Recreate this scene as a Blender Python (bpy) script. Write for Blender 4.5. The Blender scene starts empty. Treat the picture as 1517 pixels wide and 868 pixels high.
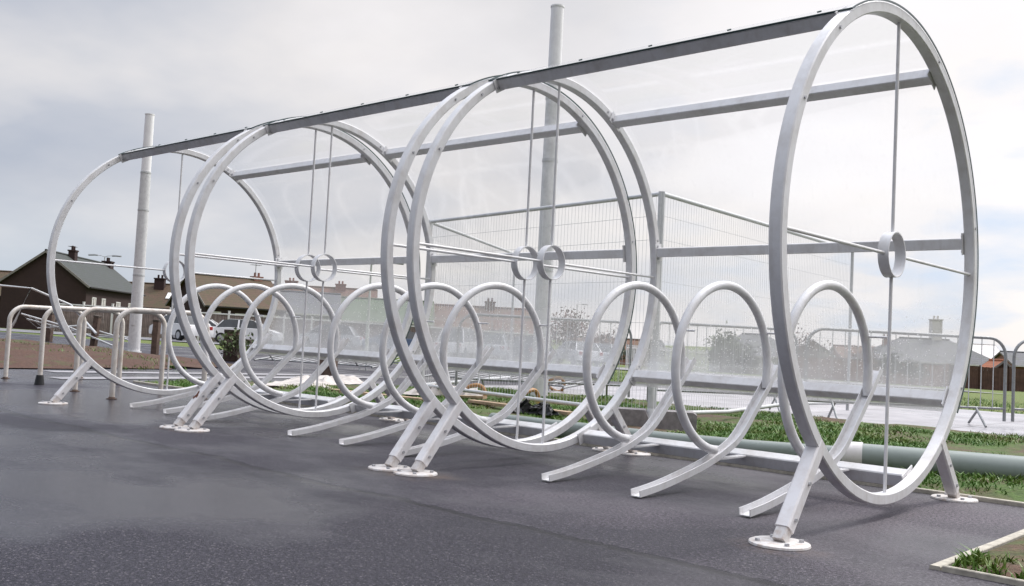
import bpy, bmesh, math, random
from mathutils import Vector, Matrix, noise
random.seed(7)
PI = math.pi
S = bpy.context.scene
COL = S.collection

# ------------------------------------------------------------------ camera
CAM = Vector((1.6727, -4.315, 0.6986))
YAW, PITCH, ROLL = -0.7426, 0.0486, 0.0497
f_ = Vector((math.sin(YAW)*math.cos(PITCH), math.cos(YAW)*math.cos(PITCH), math.sin(PITCH)))
r_ = Vector((math.cos(YAW), -math.sin(YAW), 0)); u_ = r_.cross(f_)
c_, s_ = math.cos(ROLL), math.sin(ROLL)
r2, u2 = c_*r_ + s_*u_, -s_*r_ + c_*u_
cd = bpy.data.cameras.new('camera'); cam = bpy.data.objects.new('camera', cd); COL.objects.link(cam)
cam.matrix_world = Matrix(((r2.x, u2.x, -f_.x, CAM.x), (r2.y, u2.y, -f_.y, CAM.y), (r2.z, u2.z, -f_.z, CAM.z), (0, 0, 0, 1)))
cd.sensor_width = 36; cd.sensor_fit = 'HORIZONTAL'; cd.lens = 34.08
cd.clip_start = 0.05; cd.clip_end = 6000
S.camera = cam
FW = Vector((math.sin(YAW), math.cos(YAW), 0)); RT = Vector((math.cos(YAW), -math.sin(YAW), 0))

def gz(y):                                   # the field falls away gently beyond the path
    return 0.0 if y < 11 else -0.02*(min(y, 150)-11)
def uv(u, v, z=None):                        # metres to the right of / in front of the viewer -> world
    p = CAM + u*RT + v*FW
    return Vector((p.x, p.y, gz(p.y) if z is None else z))

# ------------------------------------------------------------------ materials
def newmat(name):
    m = bpy.data.materials.new(name); m.use_nodes = True
    nt = m.node_tree; nt.nodes.clear()
    o = nt.nodes.new('ShaderNodeOutputMaterial'); b = nt.nodes.new('ShaderNodeBsdfPrincipled')
    nt.links.new(b.outputs[0], o.inputs[0])
    return m, nt, b, o
def N(nt, t, **kw):
    n = nt.nodes.new(t)
    for k, v in kw.items():
        if hasattr(n, k): setattr(n, k, v)
        else: n.inputs[k].default_value = v
    return n
def ramp(nt, src, stops):
    r = nt.nodes.new('ShaderNodeValToRGB'); e = r.color_ramp.elements
    while len(e) < len(stops): e.new(0.5)
    for i, (p, c) in enumerate(stops):
        e[i].position = p; e[i].color = (c[0], c[1], c[2], 1) if hasattr(c, '__len__') else (c, c, c, 1)
    nt.links.new(src, r.inputs[0]); return r.outputs[0]
def coord(nt, kind='Object', scale=1.0, sc3=None):
    t = nt.nodes.new('ShaderNodeTexCoord'); mp = nt.nodes.new('ShaderNodeMapping')
    mp.inputs['Scale'].default_value = sc3 or (scale, scale, scale)
    nt.links.new(t.outputs[kind], mp.inputs[0]); return mp.outputs[0]
def geopos(nt, sc3=(1, 1, 1)):
    t = nt.nodes.new('ShaderNodeNewGeometry'); mp = nt.nodes.new('ShaderNodeMapping')
    mp.inputs['Scale'].default_value = sc3
    nt.links.new(t.outputs['Position'], mp.inputs[0]); return mp.outputs[0]
def nz(nt, vec, scale, detail=4, rough=.55):
    n = nt.nodes.new('ShaderNodeTexNoise'); n.inputs['Scale'].default_value = scale
    n.inputs['Detail'].default_value = detail; n.inputs['Roughness'].default_value = rough
    nt.links.new(vec, n.inputs['Vector']); return n.outputs['Fac']
def mixc(nt, fac, a, b, mode='MIX'):
    m = nt.nodes.new('ShaderNodeMix'); m.data_type = 'RGBA'; m.blend_type = mode
    for i, x in ((0, fac), (6, a), (7, b)):
        if hasattr(x, 'node'): nt.links.new(x, m.inputs[i])
        else: m.inputs[i].default_value = x if i == 0 else (x[0], x[1], x[2], 1)
    return m.outputs[2]
def math_(nt, op, a, b=None, c=None):
    m = nt.nodes.new('ShaderNodeMath'); m.operation = op
    for i, x in enumerate((a, b, c)):
        if x is None: continue
        if hasattr(x, 'node'): nt.links.new(x, m.inputs[i])
        else: m.inputs[i].default_value = x
    return m.outputs[0]
def bump(nt, b, h, strength=.3, dist=.01):
    n = nt.nodes.new('ShaderNodeBump'); n.inputs['Strength'].default_value = strength; n.inputs['Distance'].default_value = dist
    nt.links.new(h, n.inputs['Height']); nt.links.new(n.outputs[0], b.inputs['Normal'])

def paint(name, col, dirt=(.45, .4, .36), rough=.38, amount=.5, metal=0.0, scale=9):
    m, nt, b, o = newmat(name)
    p = geopos(nt)
    n1 = nz(nt, p, scale, 6, .65); n2 = nz(nt, geopos(nt, (30, 30, 4)), 1.3, 3)
    f = math_(nt, 'MULTIPLY', ramp(nt, n1, [(.46, 0), (.78, 1)]), amount)
    c = mixc(nt, f, col, dirt)
    c = mixc(nt, math_(nt, 'MULTIPLY', ramp(nt, n2, [(.5, 0), (.8, 1)]), amount*.5), c, dirt)
    nt.links.new(c, b.inputs['Base Color'])
    b.inputs['Metallic'].default_value = metal
    nt.links.new(ramp(nt, n1, [(.2, rough-.08), (.8, rough+.15)]), b.inputs['Roughness'])
    bump(nt, b, nz(nt, p, 160, 2), .05, .002)
    return m
def plain(name, col, rough=.6, metal=0, var=.25, scale=6):
    m, nt, b, o = newmat(name)
    n = nz(nt, geopos(nt), scale, 5, .6)
    lo = tuple(x*(1-var) for x in col); hi = tuple(min(1, x*(1+var)) for x in col)
    nt.links.new(ramp(nt, n, [(.3, lo), (.7, hi)]), b.inputs['Base Color'])
    b.inputs['Roughness'].default_value = rough; b.inputs['Metallic'].default_value = metal
    return m

M = {}
M['white_paint'] = paint('painted_steel', (.72, .715, .725), (.42, .38, .34), .34, .5)
M['leg_paint'] = paint('painted_steel_leg', (.76, .745, .755), (.42, .33, .26), .38, .36, scale=14)
M['plate'] = paint('stained_foot_plate', (.60, .58, .57), (.33, .22, .15), .45, .8, scale=26)
M['bolt'] = plain('zinc_bolt', (.48, .48, .5), .4, .5, .2, 40)
M['rust'] = plain('rust', (.11, .035, .015), .85, 0, .5, 60)
M['galv'] = paint('galvanised_steel', (.55, .56, .57), (.36, .36, .37), .42, .6, .2, 22)
M['wire'] = paint('galvanised_wire', (.66, .67, .69), (.5, .5, .52), .45, .5, .1, 22)
M['galv_dark'] = paint('weathered_galvanised', (.27, .28, .29), (.17, .15, .13), .5, .7, .3, 22)
M['mast_grey'] = paint('mast_grey_paint', (.66, .66, .67), (.46, .46, .47), .45, .9, 0, 14)
M['mast_white'] = paint('mast_white_paint', (.88, .87, .89), (.62, .61, .62), .45, .4, 0, 6)
M['stand_steel'] = paint('cream_stand_paint', (.66, .62, .58), (.36, .26, .18), .35, .6, .1, 12)
M['rubber'] = plain('black_plastic', (.012, .012, .014), .45, 0, .3, 20)
M['concrete'] = plain('concrete', (.20, .185, .19), .85, 0, .3, 18)
M['edging'] = plain('pale_concrete_edging', (.40, .37, .31), .8, 0, .28, 30)
M['pipe'] = paint('grey_green_pipe', (.21, .245, .23), (.16, .19, .17), .3, .5, 0, 5)
M['pipe_white'] = plain('white_collar', (.66, .63, .63), .4, 0, .1, 10)
M['timber'] = plain('brown_timber', (.10, .065, .05), .8, 0, .45, 12)
M['plank'] = plain('pale_plank', (.42, .30, .20), .8, 0, .4, 10)
M['orange'] = plain('orange_plastic', (.36, .19, .07), .5, 0, .3, 10)
M['tarp'] = plain('white_sheeting', (.46, .42, .39), .6, 0, .25, 14)
M['glassy'] = plain('window_glass', (.05, .055, .06), .08, 0, .3, 2)
M['white_trim'] = plain('white_trim', (.75, .74, .73), .5, 0, .08, 4)
M['tyre'] = plain('tyre', (.015, .015, .016), .8, 0, .2, 10)
M['chrome'] = plain('wheel_rim', (.45, .45, .47), .3, .7, .15, 10)
M['lamp_red'] = plain('lamp_red', (.35, .02, .02), .2, 0, .1, 3)
M['lamp_clear'] = plain('lamp_clear', (.7, .7, .7), .15, 0, .1, 3)
for k, c in (('car_white', (.72, .72, .73)), ('car_silver', (.42, .44, .46)), ('car_blue', (.10, .14, .22)), ('car_red', (.30, .06, .06)), ('car_dark', (.05, .055, .065))):
    M[k] = plain(k+'_paint', c, .22, 0, .05, 2)

def edge_mat():
    m, nt, b, o = newmat('sheet_edge'); b.inputs['Base Color'].default_value = (.05, .08, .08, 1); b.inputs['Roughness'].default_value = .3
    return m
M['edge'] = edge_mat()

def sheet_mat():
    # clear polycarbonate: mostly transparent, dulled by dew and rain drops that gather towards its lower edge
    m, nt, b, o = newmat('clear_polycarbonate'); nt.nodes.remove(b)
    geo = N(nt, 'ShaderNodeNewGeometry'); sx = N(nt, 'ShaderNodeSeparateXYZ'); nt.links.new(geo.outputs['Position'], sx.inputs[0])
    low = N(nt, 'ShaderNodeMapRange'); nt.links.new(sx.outputs['Z'], low.inputs[0])
    low.inputs[1].default_value = 1.25; low.inputs[2].default_value = .55; low.inputs[3].default_value = 0; low.inputs[4].default_value = 1
    low2 = N(nt, 'ShaderNodeMapRange'); nt.links.new(sx.outputs['Z'], low2.inputs[0])
    low2.inputs[1].default_value = .98; low2.inputs[2].default_value = .58; low2.inputs[3].default_value = 0; low2.inputs[4].default_value = 1
    p = geopos(nt)
    cl = nz(nt, p, 2.2, 5, .6)
    v = N(nt, 'ShaderNodeTexVoronoi', Scale=70.0); nt.links.new(p, v.inputs['Vector'])
    wn = N(nt, 'ShaderNodeSeparateColor'); nt.links.new(v.outputs['Color'], wn.inputs[0])
    keep = math_(nt, 'LESS_THAN', wn.outputs[0], math_(nt, 'MULTIPLY_ADD', low2.outputs[0], .55, .0))
    drop = math_(nt, 'MULTIPLY', math_(nt, 'LESS_THAN', v.outputs['Distance'], .30), keep)
    streak = nz(nt, geopos(nt, (26, 26, 1.2)), 1, 4, .6)
    haze = math_(nt, 'MULTIPLY_ADD', low.outputs[0], .60, .05)
    haze = math_(nt, 'MULTIPLY', haze, ramp(nt, cl, [(.25, .7), (.75, 1.15)]))
    haze = math_(nt, 'ADD', haze, math_(nt, 'MULTIPLY', ramp(nt, streak, [(.55, 0), (.8, 1)]), .05))
    fac = math_(nt, 'MAXIMUM', haze, math_(nt, 'MULTIPLY', drop, .80))
    tr = N(nt, 'ShaderNodeBsdfTransparent'); tr.inputs[0].default_value = (.975, .98, .985, 1)
    df = N(nt, 'ShaderNodeBsdfDiffuse'); df.inputs[0].default_value = (.93, .91, .92, 1)
    tl = N(nt, 'ShaderNodeBsdfTranslucent'); tl.inputs[0].default_value = (.97, .95, .96, 1)
    gl = N(nt, 'ShaderNodeBsdfGlossy'); gl.inputs['Roughness'].default_value = .08
    a = N(nt, 'ShaderNodeMixShader'); a.inputs[0].default_value = .45
    nt.links.new(df.outputs[0], a.inputs[1]); nt.links.new(tl.outputs[0], a.inputs[2])
    bb = N(nt, 'ShaderNodeMixShader'); nt.links.new(fac, bb.inputs[0]); nt.links.new(tr.outputs[0], bb.inputs[1]); nt.links.new(a.outputs[0], bb.inputs[2])
    fr = N(nt, 'ShaderNodeFresnel', IOR=1.45)
    cc = N(nt, 'ShaderNodeMixShader'); nt.links.new(math_(nt, 'MULTIPLY', fr.outputs[0], .10), cc.inputs[0])
    nt.links.new(bb.outputs[0], cc.inputs[1]); nt.links.new(gl.outputs[0], cc.inputs[2])
    nt.links.new(cc.outputs[0], o.inputs[0])
    return m
M['sheet'] = sheet_mat()

def tarmac_mat():
    m, nt, b, o = newmat('wet_tarmac')
    p = geopos(nt)
    sx = N(nt, 'ShaderNodeSeparateXYZ'); nt.links.new(p, sx.inputs[0])
    ag0 = nz(nt, p, 70, 3, .7); ag1 = nz(nt, p, 190, 3, .85)
    ag = math_(nt, 'ADD', math_(nt, 'MULTIPLY', ag0, .45), math_(nt, 'MULTIPLY', ag1, .55)); fine = nz(nt, p, 210, 2, .6)
    big = nz(nt, p, .55, 6, .6); mid = nz(nt, p, 1.9, 6, .62)
    st = N(nt, 'ShaderNodeTexVoronoi', Scale=120.0); nt.links.new(p, st.inputs['Vector'])
    stc = N(nt, 'ShaderNodeSeparateColor'); nt.links.new(st.outputs['Color'], stc.inputs[0])
    base = ramp(nt, ag, [(.41, (.003, .003, .006)), (.5, (.015, .0135, .022)), (.59, (.072, .064, .085))])
    chip = math_(nt, 'MULTIPLY', math_(nt, 'GREATER_THAN', stc.outputs[0], .80), math_(nt, 'LESS_THAN', st.outputs['Distance'], .42))
    base = mixc(nt, math_(nt, 'MULTIPLY', chip, .6), base, mixc(nt, stc.outputs[1], (.07, .065, .075), (.26, .235, .25)))
    def spot(x, y, rx, ry):
        dx = math_(nt, 'DIVIDE', math_(nt, 'SUBTRACT', sx.outputs['X'], x), rx); dy = math_(nt, 'DIVIDE', math_(nt, 'SUBTRACT', sx.outputs['Y'], y), ry)
        d = math_(nt, 'SQRT', math_(nt, 'ADD', math_(nt, 'MULTIPLY', dx, dx), math_(nt, 'MULTIPLY', dy, dy)))
        return ramp(nt, d, [(0, 1), (1, 0)])
    # paler patches that have dried
    dry = math_(nt, 'ADD', math_(nt, 'MULTIPLY', big, .75), ramp(nt, math_(nt, 'MULTIPLY_ADD', sx.outputs['X'], .2, .6), [(.0, 0), (.55, .08)]))
    for q, k in (((.25, .45, 1.1, .75), .30), ((-1.15, -.85, .9, .6), .20), ((-.2, .1, .6, 1.0), .14)): dry = math_(nt, 'ADD', dry, math_(nt, 'MULTIPLY', spot(*q), k))
    dry = ramp(nt, math_(nt, 'ADD', dry, math_(nt, 'MULTIPLY_ADD', mid, .30, -.15)), [(.44, 0), (.66, 1)])
    base = mixc(nt, math_(nt, 'MULTIPLY', dry, .62), base, mixc(nt, ramp(nt, ag, [(.42, 0), (.58, 1)]), (.020, .017, .023), (.235, .205, .232)))
    # standing film of water
    film = math_(nt, 'ADD', math_(nt, 'MULTIPLY', nz(nt, geopos(nt, (.9, 1.5, 1)), .7, 5, .55), 1.0), math_(nt, 'MULTIPLY', mid, .25))
    for q, k in (((-2.2, -2.4, 2.4, .75), .22), ((-6.5, -.4, 3.0, 1.6), .25), ((-10.5, 2.0, 2.5, 4), .3), ((-.9, -3.0, .9, .9), -.18)): film = math_(nt, 'ADD', film, math_(nt, 'MULTIPLY', spot(*q), k))
    film = math_(nt, 'MULTIPLY', ramp(nt, film, [(.58, 0), (.76, 1)]), math_(nt, 'SUBTRACT', 1.0, math_(nt, 'MULTIPLY', dry, .8)))
    # joint between two laid strips, wandering along the rack
    wob = nz(nt, geopos(nt, (.8, 0, 0)), 1.0, 3, .6)
    yl = math_(nt, 'MULTIPLY_ADD', wob, .30, -1.70)
    d = math_(nt, 'SUBTRACT', sx.outputs['Y'], yl)
    rag = math_(nt, 'MULTIPLY_ADD', nz(nt, p, 26, 3), .05, -.025)
    dd = math_(nt, 'ADD', d, rag); ad = math_(nt, 'ABSOLUTE', dd)
    joint = ramp(nt, ad, [(.0, 1), (.016, .9), (.036, 0)])
    nearr = ramp(nt, math_(nt, 'MULTIPLY_ADD', dd, -1.0, .5), [(.48, 0), (.53, .45), (.95, .25)])
    base = mixc(nt, nearr, base, (.011, .0105, .016))
    base = mixc(nt, math_(nt, 'MULTIPLY', joint, .85), base, (.006, .0055, .008))
    stain = None
    for q in ((-2.05, -1.06, .34, .17), (-1.9, -.93, .24, .14), (.03, -1.04, .22, .16), (-4.25, -1.03, .3, .15)):
        z_ = spot(*q); stain = z_ if stain is None else math_(nt, 'MAXIMUM', stain, z_)
    base = mixc(nt, math_(nt, 'MULTIPLY', math_(nt, 'MULTIPLY', stain, ramp(nt, nz(nt, p, 9, 5, .7), [(.4, 0), (.62, 1)])), .75), base, (.13, .088, .062))
    spots = N(nt, 'ShaderNodeTexVoronoi', Scale=6.0); nt.links.new(p, spots.inputs['Vector'])
    base = mixc(nt, math_(nt, 'MULTIPLY', math_(nt, 'LESS_THAN', spots.outputs['Distance'], .05), .7), base, (.006, .005, .006))
    nt.links.new(mixc(nt, math_(nt, 'MULTIPLY', film, .35), base, (.012, .012, .018)), b.inputs['Base Color'])
    r = math_(nt, 'MULTIPLY_ADD', mid, .25, .33)
    r = math_(nt, 'ADD', r, math_(nt, 'MULTIPLY', dry, .2))
    r = math_(nt, 'MULTIPLY', r, math_(nt, 'MULTIPLY_ADD', film, -.60, 1.0))
    nt.links.new(r, b.inputs['Roughness'])
    nt.links.new(math_(nt, 'MULTIPLY_ADD', film, .34, .20), b.inputs['Specular IOR Level'])
    hh = math_(nt, 'ADD', math_(nt, 'MULTIPLY', ag, 1.1), math_(nt, 'MULTIPLY', fine, .25))
    hh = math_(nt, 'MULTIPLY', hh, math_(nt, 'MULTIPLY_ADD', film, -.62, 1.0))
    hh = math_(nt, 'ADD', hh, math_(nt, 'ADD', math_(nt, 'MULTIPLY', joint, -1.2), math_(nt, 'MULTIPLY', nearr, .8)))
    bump(nt, b, hh, .75, .006)
    return m
M['tarmac'] = tarmac_mat()
def road_mat():
    m, nt, b, o = newmat('grey_road'); p = geopos(nt)
    nt.links.new(ramp(nt, nz(nt, p, 3, 6, .65), [(.3, (.12, .12, .135)), (.7, (.24, .235, .25))]), b.inputs['Base Color'])
    nt.links.new(ramp(nt, nz(nt, p, .7, 4), [(.3, .2), (.7, .6)]), b.inputs['Roughness']); return m
M['road'] = road_mat()
def path_mat():
    m, nt, b, o = newmat('pale_wet_concrete'); p = geopos(nt)
    n = nz(nt, p, 1.4, 7, .65); g = nz(nt, p, 30, 4, .7)
    c = ramp(nt, n, [(.3, (.22, .215, .235)), (.55, (.36, .345, .365)), (.7, (.44, .425, .44))])
    c = mixc(nt, ramp(nt, g, [(.5, 0), (.75, .4)]), c, (.20, .18, .17))
    br = N(nt, 'ShaderNodeTexBrick', Scale=1.0); br.offset = 0; br.inputs['Brick Width'].default_value = 1.8; br.inputs['Row Height'].default_value = 1.75; br.inputs['Mortar Size'].default_value = .012
    br.inputs['Color1'].default_value = (1, 1, 1, 1); br.inputs['Color2'].default_value = (.9, .9, .9, 1); br.inputs['Mortar'].default_value = (.3, .28, .26, 1)
    nt.links.new(p, br.inputs['Vector'])
    nt.links.new(mixc(nt, 1.0, c, br.outputs[0], 'MULTIPLY'), b.inputs['Base Color'])
    nt.links.new(ramp(nt, nz(nt, p, .9, 4), [(.3, .16), (.7, .5)]), b.inputs['Roughness']); return m
M['path'] = path_mat()
def soil_mat(name, soil, grass, bias):
    m, nt, b, o = newmat(name); p = geopos(nt)
    a = nz(nt, p, 1.6, 8, .7); c = nz(nt, p, 22, 5, .7)
    s = ramp(nt, c, [(.25, tuple(x*.45 for x in soil)), (.75, tuple(x*1.5 for x in soil))])
    g = ramp(nt, c, [(.25, tuple(x*.5 for x in grass)), (.75, tuple(x*1.4 for x in grass))])
    nt.links.new(mixc(nt, ramp(nt, a, [(bias-.07, 0), (bias+.07, 1)]), g, s), b.inputs['Base Color'])
    b.inputs['Roughness'].default_value = .9
    bump(nt, b, c, .8, .03); return m
M['verge'] = soil_mat('verge_soil', (.10, .062, .040), (.062, .11, .016), .52)
M['bank'] = soil_mat('brown_mulch', (.080, .038, .024), (.06, .075, .02), .40)
M['field'] = soil_mat('field_grass', (.13, .10, .04), (.10, .145, .02), .58)
def blade_mat():
    m, nt, b, o = newmat('grass_blades'); p = geopos(nt)
    n = nz(nt, p, 1.7, 5, .65); n2 = nz(nt, p, 60, 2)
    c = ramp(nt, n, [(.30, (.03, .115, .006)), (.48, (.062, .16, .010)), (.64, (.13, .165, .022)), (.76, (.18, .14, .045))])
    c = mixc(nt, ramp(nt, n2, [(.45, 0), (.75, .6)]), c, (.13, .16, .03))
    nt.links.new(c, b.inputs['Base Color']); b.inputs['Roughness'].default_value = .55
    return m
M['blade'] = blade_mat()
def brick(name, c1, c2):
    m, nt, b, o = newmat(name)
    v = coord(nt, 'Object', 1, (1, 1, 1))
    # bricks read from the side: use x+y as run, z as height
    sx = N(nt, 'ShaderNodeSeparateXYZ'); nt.links.new(v, sx.inputs[0])
    cb = N(nt, 'ShaderNodeCombineXYZ'); nt.links.new(math_(nt, 'ADD', sx.outputs[0], sx.outputs[1]), cb.inputs[0]); nt.links.new(sx.outputs[2], cb.inputs[1])
    br = N(nt, 'ShaderNodeTexBrick', Scale=1.0); br.inputs['Color1'].default_value = (*c1, 1); br.inputs['Color2'].default_value = (*c2, 1)
    br.inputs['Mortar'].default_value = (c1[0]*1.3+.02, c1[1]*1.3+.02, c1[2]*1.3+.02, 1); br.inputs['Brick Width'].default_value = .22; br.inputs['Row Height'].default_value = .075; br.inputs['Mortar Size'].default_value = .008
    nt.links.new(cb.outputs[0], br.inputs['Vector'])
    n = nz(nt, geopos(nt), 1.1, 5)
    nt.links.new(mixc(nt, ramp(nt, n, [(.35, 0), (.7, .35)]), br.outputs[0], tuple(x*.6 for x in c1)), b.inputs['Base Color']); b.inputs['Roughness'].default_value = .85
    return m
M['brick_dark'] = brick('dark_brick', (.028, .012, .012), (.040, .019, .018))
M['brick_red'] = brick('red_brick', (.24, .115, .09), (.30, .15, .12))
M['pebbledash'] = plain('grey_pebbledash', (.30, .28, .275), .85, 0, .15, 3)
M['render'] = plain('pale_render', (.60, .57, .55), .8, 0, .12, 2)
def tiles(name, c, moss):
    m, nt, b, o = newmat(name)
    v = coord(nt, 'Object', 1)
    w = N(nt, 'ShaderNodeTexWave', Scale=1.6, Distortion=.6); w.wave_type = 'BANDS'; w.bands_direction = 'Z'; nt.links.new(v, w.inputs['Vector'])
    n = nz(nt, v, 1.3, 7, .7); n2 = nz(nt, v, 9, 3)
    col = ramp(nt, n2, [(.3, tuple(x*.65 for x in c)), (.7, tuple(x*1.3 for x in c))])
    col = mixc(nt, ramp(nt, n, [(.42, 0), (.66, .8)]), col, moss)
    col = mixc(nt, math_(nt, 'MULTIPLY', w.outputs['Fac'], .3), col, tuple(x*.4 for x in c))
    nt.links.new(col, b.inputs['Base Color']); b.inputs['Roughness'].default_value = .8
    return m
M['roof_slate'] = tiles('slate_roof', (.050, .056, .056), (.040, .05, .038))
M['roof_brown'] = tiles('brown_tile_roof', (.095, .055, .033), (.06, .058, .02))
M['roof_rust'] = tiles('red_brown_tile_roof', (.17, .085, .06), (.13, .10, .05))
M['roof_grey'] = tiles('grey_tile_roof', (.13, .13, .145), (.10, .11, .09))
M['roof_moss'] = tiles('mossy_tile_roof', (.12, .15, .10), (.09, .14, .07))
M['roof_orange'] = tiles('orange_tile_roof', (.38, .13, .06), (.30, .11, .06))
M['boards'] = None
M['bargeboard'] = plain('weathered_bargeboard', (.22, .20, .19), .7, 0, .2, 4)
def boards(name, c):
    m, nt, b, o = newmat(name)
    v = coord(nt, 'Object', 1)
    w = N(nt, 'ShaderNodeTexWave', Scale=2.6, Distortion=.3); w.bands_direction = 'X'; nt.links.new(v, w.inputs['Vector'])
    n = nz(nt, v, 2.2, 5)
    col = ramp(nt, n, [(.3, tuple(x*.65 for x in c)), (.7, tuple(x*1.3 for x in c))])
    col = mixc(nt, ramp(nt, w.outputs['Fac'], [(.0, .75), (.22, 0)]), col, tuple(x*.25 for x in c))
    nt.links.new(col, b.inputs['Base Color']); b.inputs['Roughness'].default_value = .85
    return m
M['boards'] = boards('fence_boards', (.26, .20, .19))
M['boards_dark'] = boards('dark_fence_boards', (.105, .055, .045))
def leaf(name, c):
    m, nt, b, o = newmat(name); n = nz(nt, geopos(nt), 1.5, 4)
    nt.links.new(ramp(nt, n, [(.3, tuple(x*.55 for x in c)), (.7, tuple(x*1.35 for x in c))]), b.inputs['Base Color']); b.inputs['Roughness'].default_value = .7
    return m
M['leaf_green'] = leaf('green_leaves', (.07, .10, .03)); M['leaf_red'] = leaf('reddish_twigs', (.15, .075, .06)); M['leaf_dark'] = leaf('dark_leaves', (.035, .05, .028))
M['bark'] = plain('bark', (.07, .055, .045), .9, 0, .3, 8)

# ------------------------------------------------------------------ mesh builder
class MB:
    def __init__(s): s.v = []; s.f = []; s.mi = []; s.cur = 0
    def add(s, vs, fs):
        o = len(s.v); s.v += [tuple(x) for x in vs]; s.f += [tuple(i+o for i in f) for f in fs]; s.mi += [s.cur]*len(fs)
    def box(s, c, size, rot=None, bev=0.0):
        hx, hy, hz = (x/2 for x in size); c = Vector(c)
        if bev <= 0:
            pts = [(x, y, z) for z in (-hz, hz) for y in (-hy, hy) for x in (-hx, hx)]
            fs = [(0, 2, 3, 1), (4, 5, 7, 6), (0, 1, 5, 4), (2, 6, 7, 3), (0, 4, 6, 2), (1, 3, 7, 5)]
        else:
            bm = bmesh.new(); bmesh.ops.create_cube(bm, size=1)
            for v in bm.verts: v.co = Vector((v.co.x*size[0], v.co.y*size[1], v.co.z*size[2]))
            bmesh.ops.bevel(bm, geom=bm.edges[:], offset=bev, segments=2, affect='EDGES', profile=.7)
            bm.verts.index_update(); pts = [v.co[:] for v in bm.verts]; fs = [[v.index for v in f.verts] for f in bm.faces]; bm.free()
        pts = [Vector(p) for p in pts]
        if rot is not None: pts = [rot @ p for p in pts]
        s.add([p+c for p in pts], fs)
    def sweep(s, path, prof, up=None, closed=False, cap=True, ups=None):
        """prof: list of (a,b) in the frame (side, up)"""
        path = [Vector(p) for p in path]; n = len(path); k = len(prof); vs = []
        for i, p in enumerate(path):
            if closed: t = path[(i+1) % n]-path[i-1]
            else: t = path[min(i+1, n-1)]-path[max(i-1, 0)]
            t.normalize()
            U = Vector(ups[i]) if ups else (Vector(up) if up else (Vector((0, 0, 1)) if abs(t.z) < .95 else Vector((0, 1, 0))))
            sd = t.cross(U).normalized(); U2 = sd.cross(t).normalized()
            vs += [p+sd*a+U2*b for a, b in prof]
        fs = []
        for i in range(n if closed else n-1):
            j = (i+1) % n
            for q in range(k): fs.append((i*k+q, i*k+(q+1) % k, j*k+(q+1) % k, j*k+q))
        if cap and not closed: fs.append(tuple(range(k-1, -1, -1))); fs.append(tuple((n-1)*k+q for q in range(k)))
        s.add(vs, fs)
    def tube(s, path, r, seg=12, closed=False, up=None):
        s.sweep(path, [(r*math.cos(2*PI*i/seg), r*math.sin(2*PI*i/seg)) for i in range(seg)], up, closed)
    def bar(s, a, b, w, h=None, up=None, ch=.006):
        s.sweep([a, b], rprof(w, h or w, ch), up)
    def cyl(s, a, b, r, seg=16, r1=None):
        a, b = Vector(a), Vector(b); t = (b-a).normalized(); U = Vector((0, 0, 1)) if abs(t.z) < .95 else Vector((0, 1, 0))
        sd = t.cross(U).normalized(); U2 = sd.cross(t); r1 = r if r1 is None else r1
        vs = [a+(sd*math.cos(2*PI*i/seg)+U2*math.sin(2*PI*i/seg))*r for i in range(seg)]+[b+(sd*math.cos(2*PI*i/seg)+U2*math.sin(2*PI*i/seg))*r1 for i in range(seg)]
        s.add(vs, [(i, (i+1) % seg, seg+(i+1) % seg, seg+i) for i in range(seg)]+[tuple(range(seg-1, -1, -1)), tuple(range(seg, 2*seg))])
    def build(s, name, mat, parent=None, smooth=True, angle=35, loc=None, rz=None, label=None):
        me = bpy.data.meshes.new(name); me.from_pydata(s.v, [], s.f)
        for m in (mat if isinstance(mat, (list, tuple)) else [mat]): me.materials.append(m)
        for p, mi in zip(me.polygons, s.mi): p.material_index = mi; p.use_smooth = smooth
        me.validate()
        bm = bmesh.new(); bm.from_mesh(me); bmesh.ops.recalc_face_normals(bm, faces=bm.faces); bm.to_mesh(me); bm.free()
        if smooth: me.set_sharp_from_angle(angle=math.radians(angle))
        o = bpy.data.objects.new(name, me); COL.objects.link(o)
        if parent: o.parent = parent
        if loc is not None: o.location = loc
        if rz is not None: o.rotation_euler = (0, 0, rz)
        if label: o['label'] = label
        return o
def rprof(w, h, ch=.006):
    a, b = w/2, h/2
    return [(-a+ch, -b), (a-ch, -b), (a, -b+ch), (a, b-ch), (a-ch, b), (-a+ch, b), (-a, b-ch), (-a, -b+ch)]
def tag(o, label=None, cat=None, group=None, kind=None):
    for k, v in (('label', label), ('category', cat), ('group', group), ('kind', kind)):
        if v: o[k] = v
    return o
def empty(name, loc, rz=0):
    o = bpy.data.objects.new(name, None); COL.objects.link(o); o.location = loc; o.rotation_euler = (0, 0, rz); o.empty_display_size = .1
    return o
def copy_tree(o, parent=None):
    c = o.copy(); COL.objects.link(c)
    if parent: c.parent = parent
    for ch in [x for x in o.children]: copy_tree(ch, c)
    return c

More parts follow.
